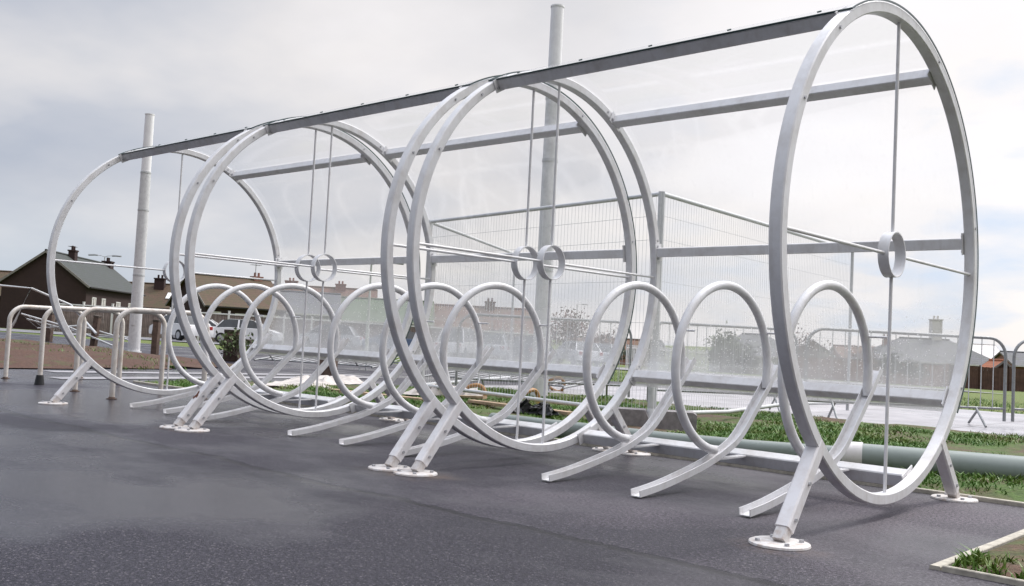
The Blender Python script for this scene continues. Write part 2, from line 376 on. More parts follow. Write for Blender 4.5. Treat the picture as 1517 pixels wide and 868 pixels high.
# ------------------------------------------------------------------ cycle shelter
ZC, RO, TH, D = 1.163, 1.102, .049, .053
RI = RO-TH; RM = RO-TH/2
L, GAP = 1.9895, .2017
PER = L+GAP
def rp(ang, r): return Vector((0, r*math.cos(ang), ZC+r*math.sin(ang)))
def hoop(x, root):
    mb = MB(); n = 144
    path = [Vector((x, RM*math.cos(2*PI*i/n), ZC+RM*math.sin(2*PI*i/n))) for i in range(n)]
    ups = [Vector((0, math.cos(2*PI*i/n), math.sin(2*PI*i/n))) for i in range(n)]
    mb.sweep(path, rprof(D, TH, .005), closed=True, ups=ups)
    mb.cur = 1
    for a in (124, 61, 8.5, -38, 148):                     # bolt heads on the visible face
        c = rp(math.radians(a+4.5), RM); mb.cyl((x+D/2-.002, c.y, c.z), (x+D/2+.006, c.y, c.z), .007, 6)
    h = mb.build('hoop', [M['white_paint'], M['bolt']], root)
    r = .0075
    m = MB(); m.cyl((x, 0, ZC+.098), (x, 0, ZC+RI+.004), r); m.build('spoke', M['white_paint'], h)
    m = MB(); m.cyl((x, 0, ZC-.098), (x, 0, ZC-RI-.004), r); m.build('spoke', M['white_paint'], h)
    m = MB(); m.cyl((x, .098, ZC), (x, RI+.004, ZC), r); m.build('spoke', M['white_paint'], h)
    m = MB(); m.cyl((x, -.098, ZC), (x, -RI-.004, ZC), r); m.build('spoke', M['white_paint'], h)
    m = MB(); n = 40; o_, i_ = .102, .097
    vs = []; fs = []
    for k in range(n):
        a = 2*PI*k/n
        for rr, xx in ((o_, -.024), (o_, .024), (i_, .024), (i_, -.024)): vs.append((x+xx, rr*math.cos(a), ZC+rr*math.sin(a)))
    for k in range(n):
        j = (k+1) % n
        for q in range(4): fs.append((k*4+q, k*4+(q+1) % 4, j*4+(q+1) % 4, j*4+q))
    m.add(vs, fs); m.build('hub', M['white_paint'], h)
    return h
def legpart(x, side, root, rusty=False):
    top = Vector((x, side*.705, .345)); bot = Vector((x, side*.945, .052))
    foot = Vector((x, side*.978, .012))
    if side > 0: top = Vector((x, .655, .30)); bot = Vector((x, .885, .05)); foot = Vector((x, .918, .012))
    d = (bot-top).normalized()
    mb = MB(); mb.bar(top-d*.02, bot, .058, .058, up=(0, 0, 1), ch=.007)
    mb.cur = 1
    for t in (.45, .88):
        c = top.lerp(bot, t); mb.cyl((x+.027, c.y, c.z), (x+.036, c.y, c.z), .008, 6)
    if rusty:
        mb.cur = 2; c = top.lerp(bot, .50); nrm = Vector((0, -d.z, d.y)); nrm = nrm if nrm.y < 0 else -nrm
        n = 14; vs = []
        for k in range(n):
            a = 2*PI*k/n; rr = .021*(1+.35*math.sin(3*a+1)+.2*math.sin(5*a)); vs.append(c+nrm*.0302+Vector((1, 0, 0))*(rr*math.cos(a)*.9)+d*rr*1.6*math.sin(a))
        mb.add(vs, [tuple(range(n))])
    leg = mb.build('leg', [M['leg_paint'], M['bolt'], M['rust']], root)
    mb = MB()
    mb.bar(bot-d*.03, foot, .048, .048, up=(0, 0, 1), ch=.005)
    c = foot; mb.cyl((c.x, c.y, .0015), (c.x, c.y, .009), .112, 40, .110)
    mb.cyl((c.x, c.y, .009), (c.x, c.y, .0115), .110, 40, .105)
    mb.cur = 1
    for k in range(4):
        a = PI/4+k*PI/2; q = (c.x+.082*math.cos(a), c.y+.082*math.sin(a)); mb.cyl((*q, .0115), (*q, .021), .010, 6)
    mb.build('foot_plate', [M['plate'], M['bolt']], leg)
    return leg
def purlin(ang, root, name='purlin'):
    a = math.radians(ang); mb = MB()
    c = rp(a, RO-.030)
    up = (0, math.cos(a), math.sin(a))
    mb.sweep([(-L+D/2+.003, c.y, c.z), (-D/2-.003, c.y, c.z)], rprof(.06, .058, .004), up=up)
    tv = Vector((0, -math.sin(a), math.cos(a))); e = rp(a, RI-.012)
    for x in (-L+D/2+.0045, -D/2-.0045):
        q = rp(a, RO-.030)
        rot = Matrix((( 1, 0, 0), (0, math.cos(a), -math.sin(a)), (0, math.sin(a), math.cos(a))))
        mb.box((x, q.y, q.z), (.005, .072, .115), rot)
        mb.cur = 1
        for sgn in (-1, 1):
            g = q+tv*.04*sgn-Vector((0, math.cos(a), math.sin(a)))*.012
            sx = 1 if x < -.5 else -1
            mb.cyl((x+sx*.002, g.y, g.z), (x+sx*.010, g.y, g.z), .008, 6)
        mb.cur = 0
    return mb.build(name, [M['white_paint'], M['bolt']], root)
def roof(root):
    a0, a1 = math.radians(121), math.radians(-40.5); n = 72; mb = MB()
    x0, x1 = -L-.026, .026; vs = []; fs = []
    R0, R1 = RO+.004, RO+.0075
    for i in range(n+1):
        a = a0+(a1-a0)*i/n; c, s = math.cos(a), math.sin(a)
        vs += [(x0, R0*c, ZC+R0*s), (x1, R0*c, ZC+R0*s)]
    for i in range(n): fs.append((2*i, 2*i+1, 2*i+3, 2*i+2))
    mb.add(vs, fs)
    sh = mb.build('roof_sheet', M['sheet'], root)
    for nm, x in (('edge_trim', x0-.002), ('edge_trim', x1+.002)):
        m = MB()
        path = []; ups = []
        for i in range(n+1):
            a = a0+(a1-a0)*i/n; path.append((x, (RO+.004)*math.cos(a), ZC+(RO+.004)*math.sin(a))); ups.append((0, math.cos(a), math.sin(a)))
        m.sweep(path, [(-.002, -.0035), (.002, -.0035), (.002, .0045), (-.002, .0045)], ups=ups)
        m.build('edge_trim', M['edge'], sh)
    m = MB(); a = a0; c = (0, (RO+.0045)*math.cos(a), ZC+(RO+.0045)*math.sin(a))
    m.bar((x0, c[1], c[2]), (x1, c[1], c[2]), .006, .009, up=(0, math.cos(a), math.sin(a)), ch=.001)
    for k in range(5):                                             # cap screws along the front of the sheet
        x = -L*(.07+.215*k); a = math.radians(117.5)
        q = Vector((0, math.cos(a), math.sin(a))); p = Vector((x, 0, ZC))+q*(RO+.0045)
        m.cyl(p, p+q*.006, .010, 8)
    m.build('edge_trim', M['edge'], sh)
    return sh
# channel profile: (distance from front end, height)
CH = [(0, .018), (.10, .030), (.20, .046), (.29, .064), (.40, .088), (.50, .111), (.57, .130), (.65, .155), (.722, .184), (.78, .208), (.83, .234), (.90, .288), (.972, .362), (1.05, .440), (1.135, .528), (1.18, .578), (1.235, .645)]
def smooth(pts, it=2):
    for _ in range(it):
        q = [pts[0]]
        for a, b in zip(pts[:-1], pts[1:]): q += [(a[0]*.75+b[0]*.25, a[1]*.75+b[1]*.25), (a[0]*.25+b[0]*.75, a[1]*.25+b[1]*.75)]
        pts = q+[pts[-1]]
    return pts
CHS = smooth(CH)
def rack(x, root):
    yaw = math.radians(2.5); e = Vector((math.sin(yaw), math.cos(yaw), 0)); o = Vector((x, -.575, 0)); sd = Vector((e.y, -e.x, 0))
    P = lambda s, z: o+e*s+Vector((0, 0, z))
    # round tube loop
    cs, cz, R = .700, .612, .425; n = 96
    mb = MB(); a0, a1 = math.radians(262), math.radians(-6)
    pts = []
    for i in range(n+1):
        a = a0+(a1-a0)*i/n; pts.append(P(cs+R*math.cos(a), cz+R*math.sin(a)))
    pts.append(P(cs+R*math.cos(a1), cz+R*math.sin(a1)-.06))
    mb.tube(pts, .0225, 16, up=sd)
    lp = mb.build('rack_loop', M['white_paint'], root, angle=50)
    # open U channel that takes the wheel
    w, h, t = .056, .032, .004
    prof = [(-w/2, 0), (w/2, 0), (w/2, h), (w/2-t, h), (w/2-t, t), (-w/2+t, t), (-w/2+t, h), (-w/2, h)]
    mb = MB(); path = [P(s, z-.012) for s, z in CHS]
    ups = []
    for i in range(len(path)):
        tt = (path[min(i+1, len(path)-1)]-path[max(i-1, 0)]).normalized(); ups.append(sd.cross(tt) if sd.cross(tt).z > 0 else tt.cross(sd))
    mb.sweep(path, prof, ups=ups)
    mb.build('wheel_channel', M['white_paint'], lp, angle=30)
    m = MB(); q = P(cs+R*math.cos(math.radians(27)), cz+R*math.sin(math.radians(27)))
    m.cyl(q+sd*.015, q+sd*.115, .006, 10); m.build('peg', M['white_paint'], lp)
    m = MB(); m.sweep([P(.66, .146), P(.93, .150)], [(-.022, -.004), (.022, -.004), (.022, .004), (-.022, .004)]); m.build('bracket', M['white_paint'], lp)
    return lp
def shelter():
    root = empty('cycle_shelter', (0, 0, 0))
    hoop(0, root); hoop(-L, root)
    for x in (0, -L):
        for sd in (-1, 1): legpart(x, sd, root, rusty=False)
    for a in (119.5, 60.7, 8.8, -37.6): purlin(a, root)
    mb = MB(); mb.bar((-L+D/2, .372, .140), (-D/2, .372, .140), .066, .066, up=(0, -.40, .92), ch=.005)
    for x in (-L+D/2+.006, -D/2-.006):
        mb.box((x, .355, .146), (.006, .13, .072), Matrix.Rotation(math.radians(20), 3, 'X'))
    mb.build('base_rail', M['white_paint'], root)
    roof(root)
    for x in (-.365, -.925, -1.47): rack(x, root)
    return root
sh = shelter()
b2 = copy_tree(sh); b2.location.x = -PER
b3 = copy_tree(sh); b3.location.x = -2*PER
tag(sh, 'nearest bay of the white tubular cycle shelter, its end hoop tallest in the picture', 'bike shelter', 'cycle shelter bays in a row')
tag(b2, 'middle bay of the white tubular cycle shelter, standing between two pairs of hoops', 'bike shelter', 'cycle shelter bays in a row')
tag(b3, 'farthest bay of the white tubular cycle shelter, beside the cream bike hoops', 'bike shelter', 'cycle shelter bays in a row')
# the rust-spotted leg belongs to the far bay only (right hoop, front leg)
for o in [c for c in b3.children if c.name.startswith('leg')]:
    cx = sum(v.co.x for v in o.data.vertices)/len(o.data.vertices); cy = sum(v.co.y for v in o.data.vertices)/len(o.data.vertices)
    if cx > -.5 and cy < 0:
        for ch in list(o.children): bpy.data.objects.remove(ch)
        bpy.data.objects.remove(o)
l3 = legpart(0, -1, b3, rusty=True); l3['label'] = 'white front leg with a brown rust spot'

# ------------------------------------------------------------------ ground
def sheetmesh(name, pts_rows, mat, kind='structure'):
    mb = MB(); n = len(pts_rows[0]); vs = [p for r in pts_rows for p in r]; fs = []
    for i in range(len(pts_rows)-1):
        for j in range(n-1): fs.append((i*n+j, i*n+j+1, (i+1)*n+j+1, (i+1)*n+j))
    mb.add(vs, fs); o = mb.build(name, mat, smooth=True, angle=80); o['kind'] = kind; return o
xsl = [-3000, -400, -120, -60, -30, -10, 0, 10, 30, 60, 120, 400, 3000]
sheetmesh('ground', [[(x, y, gz(y)-.03) for x in xsl] for y in (-3000, -200, -40, 0, 10.9, 30, 60, 100, 150, 300, 3000)], M['field'])
sheetmesh('tarmac', [[(x, y, 0) for x in (-80, -40, -20, -10, 0, 10, 25)] for y in (-60, -20, -8, -3, 0, 3, 8, 11.0)], M['tarmac'])
# pale concrete path behind the verge
sheetmesh('path', [[(x, y, .005) for x in (-8.4, -4, 0, 5, 14)] for y in (5.75, 8, 10.95)], M['path'])
sheetmesh('path', [[(x+.06*y, y, .006) for x in (-11.35, -10.95)] for y in (.9, 3, 5.7)], M['path'])
sheetmesh('path', [[(x-.12*y, y, .006) for x in (-9.85, -9.45)] for y in (.4, 3, 5.7)], M['path'])
sheetmesh('road', [[uv(u, v, gz(uv(u, v).y)+.012) for u in (-75, -50, -30, -15, 0, 15, 24)] for v in (46, 52, 58, 63)], M['road'])

def inpoly(x, y, P):
    c = False; j = len(P)-1
    for i in range(len(P)):
        if (P[i][1] > y) != (P[j][1] > y) and x < (P[j][0]-P[i][0])*(y-P[i][1])/(P[j][1]-P[i][1])+P[i][0]: c = not c
        j = i
    return c
def edgedist(x, y, P):
    best = 1e9
    for i in range(len(P)):
        a = Vector((P[i-1][0], P[i-1][1])); b = Vector((P[i][0], P[i][1])); q = Vector((x, y)); ab = b-a
        t = max(0, min(1, (q-a).dot(ab)/ab.length_squared)); best = min(best, (q-(a+ab*t)).length)
    return best
def bumpy(name, poly, step, height, mat, z0=.008, rough=1.0, fall=.5):
    xs = [p[0] for p in poly]; ys = [p[1] for p in poly]; x0, x1, y0, y1 = min(xs), max(xs), min(ys), max(ys)
    nx, ny = int((x1-x0)/step)+1, int((y1-y0)/step)+1; idx = {}; mb = MB(); vs = []; fs = []
    H = {}
    for i in range(nx+1):
        for j in range(ny+1):
            x, y = x0+i*step, y0+j*step
            d = edgedist(x, y, poly) if inpoly(x, y, poly) else -1
            if d < 0: continue
            n = noise.fractal(Vector((x*.9*rough, y*.9*rough, 3.1)), 1.0, 2.0, 5)
            z = z0+min(1, d/fall)*height*(.6+.7*n); idx[i, j] = len(vs); vs.append((x, y, max(z, .003)))
    for (i, j) in list(idx):
        q = [(i, j), (i+1, j), (i+1, j+1), (i, j+1)]
        if all(k in idx for k in q): fs.append(tuple(idx[k] for k in q))
    mb.add(vs, fs); o = mb.build(name, mat, angle=80); o['kind'] = 'structure'
    return o, vs
VERGE = [(-9.0, 1.03), (3.2, 1.03), (6.5, 1.03), (6.5, 5.9), (-3, 5.85), (-6.3, 5.9), (-7.4, 4.6), (-8.4, 3.8), (-9.1, 2.0)]
verge, vv = bumpy('verge', VERGE, .085, .055, M['verge'], fall=.35)
BANK = [(-34, -13), (-11.6, .2), (-11.6, 1.6), (-11.95, 2.5), (-12.0, 3.4), (-12.9, 5.2), (-16.5, 5.9), (-24, 6.3), (-45, 6.4), (-60, 0), (-60, -20)]
bank, bv = bumpy('soil_bank', BANK, .30, .13, M['bank'], rough=.9, fall=1.0)
PATCH = [(.555, -.875), (3.2, -.875), (3.2, .92), (.555, .92)]
M['patch'] = soil_mat('patch_soil', (.105, .058, .036), (.05, .095, .012), .50)
patch, pv = bumpy('soil_patch', PATCH, .05, .03, M['patch'], rough=3, fall=.15)

def blades(name, areas, count, hmin, hmax, zf, label, keep=None):
    mb = MB(); vs = []; fs = []
    tries = 0; made = 0
    while made < count and tries < count*6:
        tries += 1
        poly = areas; x = random.uniform(min(p[0] for p in poly), max(p[0] for p in poly)); y = random.uniform(min(p[1] for p in poly), max(p[1] for p in poly))
        if not inpoly(x, y, poly): continue
        n = noise.fractal(Vector((x*.8, y*.8, 9.0)), 1.0, 2.0, 4)
        if n+random.uniform(-.22, .30) < (keep(x, y) if keep else 0): continue
        made += 1
        z = zf(x, y); h = random.uniform(hmin, hmax)*(1+.5*n); a = random.uniform(0, 2*PI); w = random.uniform(.0025, .006)*(1+h*3)
        lx, ly = random.gauss(0, .8)*h, random.gauss(0, .8)*h
        dx, dy = w*math.cos(a), w*math.sin(a); o = len(vs)
        vs += [(x-dx, y-dy, z), (x+dx, y+dy, z), (x+lx*.45+dx*.7, y+ly*.45+dy*.7, z+h*.6), (x+lx*.45-dx*.7, y+ly*.45-dy*.7, z+h*.6), (x+lx, y+ly, z+h*.93)]
        fs += [(o, o+1, o+2, o+3), (o+3, o+2, o+4)]
    mb.add(vs, fs); me = bpy.data.meshes.new(name); me.from_pydata(mb.v, [], mb.f); me.materials.append(M['blade'])
    o = bpy.data.objects.new(name, me); COL.objects.link(o); tag(o, label, 'grass', None, 'stuff'); return o
def vz(x, y):
    d = edgedist(x, y, VERGE); n = noise.fractal(Vector((x*.9, y*.9, 3.1)), 1.0, 2.0, 5); return max(.003, .008+min(1, d/.35)*.055*(.6+.7*n))-.004
def bz(x, y):
    d = edgedist(x, y, BANK); n = noise.fractal(Vector((x*.81, y*.81, 3.1)), 1.0, 2.0, 5); return max(.003, .008+min(1, d)*.13*(.6+.7*n))-.01
def pz(x, y):
    d = edgedist(x, y, PATCH); n = noise.fractal(Vector((x*2.7, y*2.7, 3.1)), 1.0, 2.0, 5); return max(.003, .008+min(1, d/.15)*.03*(.6+.7*n))-.004
blades('grass', VERGE, 95000, .010, .042, vz, 'short green grass over the soil verge behind the bike shelter', keep=lambda x, y: .03 if x > -3.5 else .12)
blades('grass', [(-16, 1), (-10.4, 1), (-10.4, 2.6), (-12, 4), (-17, 5.8), (-22, 6), (-24, 0)], 1800, .02, .06, bz, 'sparse green tufts on the brown mulch bank', keep=lambda x, y: .42)
blades('grass', [(.556, -.87), (1.5, -.87), (1.5, .9), (.556, .9)], 24000, .015, .06, pz, 'grass tufts in the edged corner patch by the tarmac', keep=lambda x, y: -.2 if x < .72 else -.04)
blades('grass', [(-26, 10.95), (22, 10.95), (22, 24), (-26, 24)], 26000, .03, .10, lambda x, y: gz(y)-.035, 'rough grass on the field beyond the pale concrete path', keep=lambda x, y: 0)

def edging(pts, w, h, label):
    mb = MB(); mb.sweep([(x, y, h/2-.01) for x, y in pts], [(-w/2, -h/2), (w/2, -h/2), (w/2, h/2-.003), (w/2-.003, h/2), (-w/2+.003, h/2), (-w/2, h/2-.003)], up=(0, 0, 1))
    o = mb.build('kerb_edging', M['edging']); tag(o, label, 'kerb'); return o
edging([(-9.0, 1.005), (-5, 1.005), (-2, 1.0), (.2, 1.005), (6.5, 1.0)], .035, .032, 'long thin concrete edging between the tarmac and the grass verge')
edging([(.525, -.90), (.528, -.2), (.522, .95)], .036, .024, 'wider pale concrete edging running away along the corner grass patch')
edging([(.55, -.895), (1.4, -.90), (3.2, -.895)], .018, .030, 'thin concrete edging along the near side of the corner grass patch')

# ------------------------------------------------------------------ big pipe on the verge
root = empty('drainage_pipe', (-.75, 1.56, 0))
tag(root, 'long grey green pipe lying on the grass behind the shelter', 'pipe')
q = Vector((-.75, 1.56, 0))
m = MB(); m.tube([Vector(p)-q for p in ((-.78, 1.56, .086), (.2, 1.91, .088), (2.0, 2.53, .09), (5.2, 3.56, .092))], .088, 28); m.build('pipe_section', M['pipe'], root)
m = MB(); m.tube([Vector(p)-q for p in ((-3.5, 1.17, .064), (-2.0, 1.26, .064), (-1.4, 1.37, .068), (-.80, 1.553, .078))], .068, 28); m.build('pipe_section', M['pipe'], root)
m = MB(); m.cyl(Vector((-.86, 1.533, .085))-q, Vector((-.75, 1.572, .087))-q, .094, 28); m.build('collar', M['pipe_white'], root)

# ------------------------------------------------------------------ masts
def mast(px, py, h, hw, r0, r1, label):
    root = empty('mast', (px, py, 0)); tag(root, label, 'mast', 'tall tapered masts behind the shelter')
    m = MB(); m.cyl((0, 0, 0), (0, 0, hw), r0, 32, r0+(r1-r0)*hw/h); m.cyl((0, 0, 0), (0, 0, .03), r0*1.25, 32); m.build('lower_shaft', M['mast_grey'], root)
    ra = r0+(r1-r0)*hw/h-.006
    m = MB(); m.cyl((0, 0, hw), (0, 0, h), ra, 32, r1-.004); m.cyl((0, 0, h), (0, 0, h+.02), r1+.002, 32); m.build('upper_shaft', M['mast_white'], root)
    m = MB()
    for z in (hw*.42, hw*.78, hw-.05):
        m = MB(); m.cyl((0, 0, z), (0, 0, z+.035), r0+(r1-r0)*z/h+.006, 32); m.build('band', M['galv'], root)
    m = MB(); m.box((r0*.6, -r0*.8, .75), (.07, .012, .26), Matrix.Rotation(math.radians(35), 3, 'Z')); m.build('access_door', M['mast_grey'], root)
mast(-5.97, 4.58, 4.80, 3.70, .106, .083, 'tall mast rising behind the middle of the shelter, white above and grey below')
mast(-19.41, 6.13, 5.42, 4.12, .135, .105, 'far left mast standing by the brown bank, seen through the farthest hoop')

# ------------------------------------------------------------------ mesh fence panels
def mesh_panel(a, b, label, h=2.0, sag=0.0):
    a, b = Vector(a), Vector(b); d = b-a; ln = d.length; rz = math.atan2(d.y, d.x)
    root = empty('mesh_fence_panel', a, rz); tag(root, label, 'fence panel', 'temporary mesh fence panels')
    m = MB(); r = .019
    m.tube([(0, 0, .06), (0, 0, h)], r); m.tube([(ln, 0, .06), (ln, 0, h)], r)
    m.tube([(0, 0, h-.02), (ln, 0, h-.02)], r); m.tube([(0, 0, .15), (ln*.3, 0, .15-sag*.4), (ln*.6, 0, .15+sag*.5), (ln, 0, .15)], r)
    m.build('frame', M['galv'], root)
    w = MB(); n = int(ln/.046)
    for i in range(1, n):
        x = ln*i/n; j = .004*math.sin(i*1.7)
        w.sweep([(x, 0, .15), (x+j, .004*math.sin(i*.37), 1.1), (x, 0, h-.02)], [(-.0009, -.0009), (.0009, -.0009), (.0009, .0009), (-.0009, .0009)], up=(0, 1, 0), cap=False)
    for z in (.55, .9, 1.25, 1.6, 1.8):
        w.sweep([(0, .003, z), (ln, .003, z)], [(-.0014, -.0014), (.0014, -.0014), (.0014, .0014), (-.0014, .0014)], cap=False)
    w.build('wire_mesh', M['wire'], root, smooth=False)
    return root
P1 = uv(1.20, 8.05, 0); P2 = uv(-.96, 10.85, 0); P4 = uv(.02, 14.4, 0); P3 = uv(4.08, 11.65, 0)
mesh_panel(P2, P1, 'wire mesh fence panel running from the corner block to the left behind the shelter')
mesh_panel(P1+Vector((.014, .012, 0)), P3, 'wire mesh fence panel running from the corner block away to the right', sag=.05)
mesh_panel(P2+Vector((-.03, .05, 0)), P4, 'wire mesh fence panel at the back, ending beside the white mast')
# concrete foot under the corner
bd = (P2-P1).normalized()
root = empty('fence_foot', P1+Vector((.06, -.10, 0)), math.atan2(.55, .85)); tag(root, 'grey concrete block foot under the corner of the mesh fence', 'fence foot')
m = MB()
prof = [(-.34, -.02), (-.34, .15), (-.30, .17), (-.04, .17), (-.01, .10), (.10, .10), (.13, .17), (.34, .17), (.37, .15), (.37, -.02)]
vs = [(x, -.12, z+.02) for x, z in prof]+[(x, .12, z+.02) for x, z in prof]; k = len(prof)
m.add(vs, [tuple(range(k)), tuple(range(2*k-1, k-1, -1))]+[(i, i+k, (i+1) % k+k, (i+1) % k) for i in range(k)])
m.build('block', M['concrete'], root, smooth=False)
m = MB(); m.tube([(0, 0, .10), (0, 0, .42)], .026); m.cyl((0, 0, .105), (0, 0, .20), .05, 14, .028); m.build('clamp', M['galv'], root)

# ------------------------------------------------------------------ crowd barriers
def barrier():
    root = empty('crowd_barrier', (0, 0, 0)); ln, h, r = 2.3, .98, .017
    m = MB(); pts = [(0, 0, .06)]
    for k in range(9):
        a = PI-k*PI/16; pts.append((.20+.20*math.cos(a), 0, h-.20+.20*math.sin(a)))
    for k in range(9):
        a = PI/2-k*PI/16; pts.append((ln-.20+.20*math.cos(a), 0, h-.20+.20*math.sin(a)))
    pts.append((ln, 0, .06)); m.tube(pts, r, 12, up=(0, 1, 0)); m.tube([(0, 0, .20), (ln, 0, .20)], .013)
    m.build('frame', M['galv_dark'], root, angle=50)
    m = MB()
    for k in range(1, 16): x = ln*k/16; m.tube([(x, 0, .20), (x, 0, h-(0 if .2 < x < ln-.2 else .03))], .0055, 6)
    m.build('bars', M['galv'], root)
    for x in (.32, ln-.32):
        m = MB(); m.tube([(x-.02, 0, .20), (x-.09, -.28, .012)], .013, 8); m.tube([(x+.02, 0, .20), (x+.09, .28, .012)], .013, 8); m.build('foot', M['galv_dark'], root)
    return root
bar0 = barrier(); first = True
def place_barrier(a, b, label, z=0.008, lying=None):
    global first
    o = bar0 if first else copy_tree(bar0); first = False
    d = b-a; o.location = Vector((a.x, a.y, z)); rz = math.atan2(d.y, d.x)
    o.rotation_euler = (lying or 0, 0, rz); s = d.length/2.3; o.scale = (s, 1, 1)
    tag(o, label, 'barrier', 'galvanised crowd barriers'); return o
place_barrier(uv(3.20, 10.45), uv(5.55, 10.85), 'steel crowd barrier on the pale path right of the mesh fence, whole in view')
place_barrier(uv(5.66, 10.88), uv(7.98, 11.2), 'steel crowd barrier cut off by the right edge of the picture')
place_barrier(uv(1.62, 11.2), uv(3.42, 11.55), 'steel crowd barrier seen through the mesh panel right of the fence corner')
place_barrier(uv(-.62, 11.75), uv(1.50, 12.0), 'steel crowd barrier behind the mesh fence, left of the fence corner')
place_barrier(uv(-1.35, 15.2), uv(.75, 13.6), 'crowd barrier lying flat on the ground behind the mesh fence', z=.06, lying=math.radians(-84))
place_barrier(uv(-4.9, 18.6), uv(-2.5, 17.6), 'crowd barrier lying flat behind the far bay beside the timber bollard', z=.07, lying=math.radians(-84))
place_barrier(uv(-3.0, 17.9), uv(-.9, 17.2), 'crowd barrier lying flat further behind the middle bay', z=.16, lying=math.radians(-82))

# ------------------------------------------------------------------ bike hoops (inverted U stands)
def ustand():
    root = empty('bike_hoop', (0, 0, 0)); w, h, R = .84, .80, .16; pts = [(0, 0, 0)]
    for k in range(13):
        a = PI-k*PI/24; pts.append((R+R*math.cos(a), 0, h-R+R*math.sin(a)))
    for k in range(13):
        a = PI/2-k*PI/24; pts.append((w-R+R*math.cos(a), 0, h-R+R*math.sin(a)))
    pts.append((w, 0, 0)); m = MB(); m.tube(pts, .024, 16, up=(0, 1, 0)); m.build('tube', M['stand_steel'], root, angle=60)
    for x in (0, w):
        m = MB(); m.cyl((x, 0, 0), (x, 0, .006), .045, 20); m.cyl((x, 0, .006), (x, 0, .02), .030, 16, .025); m.build('ground_flange', M['timber'], root)
    return root
us = ustand()
lefts = [(-9.63, -.16), (-8.64, -.19), (-7.68, -.24), (-6.76, -.31)]; rights = [(-9.66, .66), (-8.64, .58), (-7.62, .52), (-6.67, .46)]
labs = ['cream steel bike hoop, leftmost of the row and farthest from the shelter', 'cream steel bike hoop with a black sleeve at the foot, second from the left', 'cream steel bike hoop third from the left, half behind the far shelter hoop', 'cream steel bike hoop nearest to the shelter, seen inside the farthest hoop']
for i, (a, b) in enumerate(zip(lefts, rights)):
    o = us if i == 0 else copy_tree(us)
    d = Vector((b[0]-a[0], b[1]-a[1])); o.location = (a[0], a[1], .001); o.rotation_euler = (0, 0, math.atan2(d.y, d.x))
    tag(o, labs[i], 'bike stand', 'cream bike hoops left of the shelter')
    if i == 1:
        m = MB(); m.cyl((0, 0, .0), (0, 0, .10), .05, 14, .034); m.build('sleeve', M['rubber'], o)

# ------------------------------------------------------------------ timber bollards
def bollard(x, y, h, w, lean, label, z=0.0):
    root = empty('timber_bollard', (x, y, z)); tag(root, label, 'bollard', 'timber bollards along the bank')
    root.rotation_euler = (math.radians(lean*.4), math.radians(lean), .6)
    m = MB(); m.box((0, 0, h/2-.02), (w, w, h), None, .012); m.build('post', M['timber'], root)
    m = MB(); m.box((0, 0, h-.015), (w+.012, w+.012, .05), None, .01); m.build('cap', M['bark'], root)
bollard(-26.88, 7.28, .82, .15, 2, 'brown timber bollard farthest left, between the two left bike hoops')
bollard(-23.3, 6.96, .80, .14, 6, 'leaning brown timber bollard seen through the second bike hoop')
bollard(-18.42, 6.12, .75, .13, 1, 'brown timber bollard just right of the far left mast')
bollard(-15.61, 6.33, .62, .30, 0, 'broad dark bollard with weeds seen through the far bay')
bollard(-10.85, 5.1, .72, .24, 3, 'broad dark timber bollard behind the far bay, nearest of the row')

# ------------------------------------------------------------------ leaning site fence at the far left
root = empty('leaning_fence_panel', uv(-12.4, 25.0)); root.rotation_euler = (0, 0, math.atan2(RT.y, RT.x)); tag(root, 'collapsed tubular fence panel leaning behind the leftmost bike hoops', 'fence panel')
m = MB(); m.tube([(-.35, 0, .55), (0, 0, 1.42), (-1.0, 0, 1.46), (-2.2, .1, 1.46)], .03, 8); m.tube([(0, 0, 1.42), (.78, .6, 1.05), (2.1, -.8, .35)], .03, 8); m.tube([(-.35, 0, .55), (-.6, 0, .02)], .03, 8)
m.tube([(-.2, 0, .75), (1.0, .2, .45), (2.2, .0, .05)], .024, 8); m.tube([(.2, .1, .40), (1.2, .3, .52), (2.6, .3, .18)], .022, 8); m.tube([(-.1, .1, .62), (1.4, .3, .30), (2.4, .3, .28)], .022, 8)
m.build('frame', M['galv'], root)
m = MB()
for k in range(14):
    t = k/13; m.tube([Vector((-.2, 0, .75)).lerp(Vector((2.2, 0, .05)), t), Vector((.2, .1, .40)).lerp(Vector((2.6, .3, .18)), t)], .005, 5)
m.build('bars', M['galv_dark'], root)

# ------------------------------------------------------------------ litter on the verge
def crumple(name, c, sx, sy, h, mat, label, cat, seed=0, rz=0):
    n1, n2 = 34, 14; vs = []; fs = []
    for i in range(n1+1):
        for j in range(n2+1):
            a, b = i/n1, j/n2; e = min(a, 1-a, b, 1-b)*6; e = min(1, e)
            q = noise.fractal(Vector((a*6+seed, b*4, seed)), .9, 2.1, 5); t = noise.noise(Vector((a*14, b*8, seed+5)))
            vs.append(((a-.5)*sx+.06*q, (b-.5)*sy*(1+.3*math.sin(a*9+seed))+.08*t, max(.0, e*h*(.55+.8*q)+.02*abs(t))+.03))
    for i in range(n1):
        for j in range(n2): fs.append((i*(n2+1)+j, (i+1)*(n2+1)+j, (i+1)*(n2+1)+j+1, i*(n2+1)+j+1))
    m = MB(); m.add(vs, fs); o = m.build(name, mat, loc=c, rz=rz, angle=60); tag(o, label, cat); return o
crumple('plastic_sheeting', (-8.25, 3.05, .02), 2.3, .7, .07, M['tarp'], 'crumpled white sheeting lying on the verge behind the far bay', 'sheeting', 2, math.radians(128))
crumple('plastic_sheeting', (-6.05, 3.1, .03), .9, .4, .12, M['tarp'], 'small white scrap of sheeting behind the middle pair of hoops', 'sheeting', 7, math.radians(40))
crumple('plastic_bag', (-4.05, 2.25, .03), .50, .22, .10, M['rubber'], 'black plastic bag lying beside the grey pipe', 'bag', 4, math.radians(10))
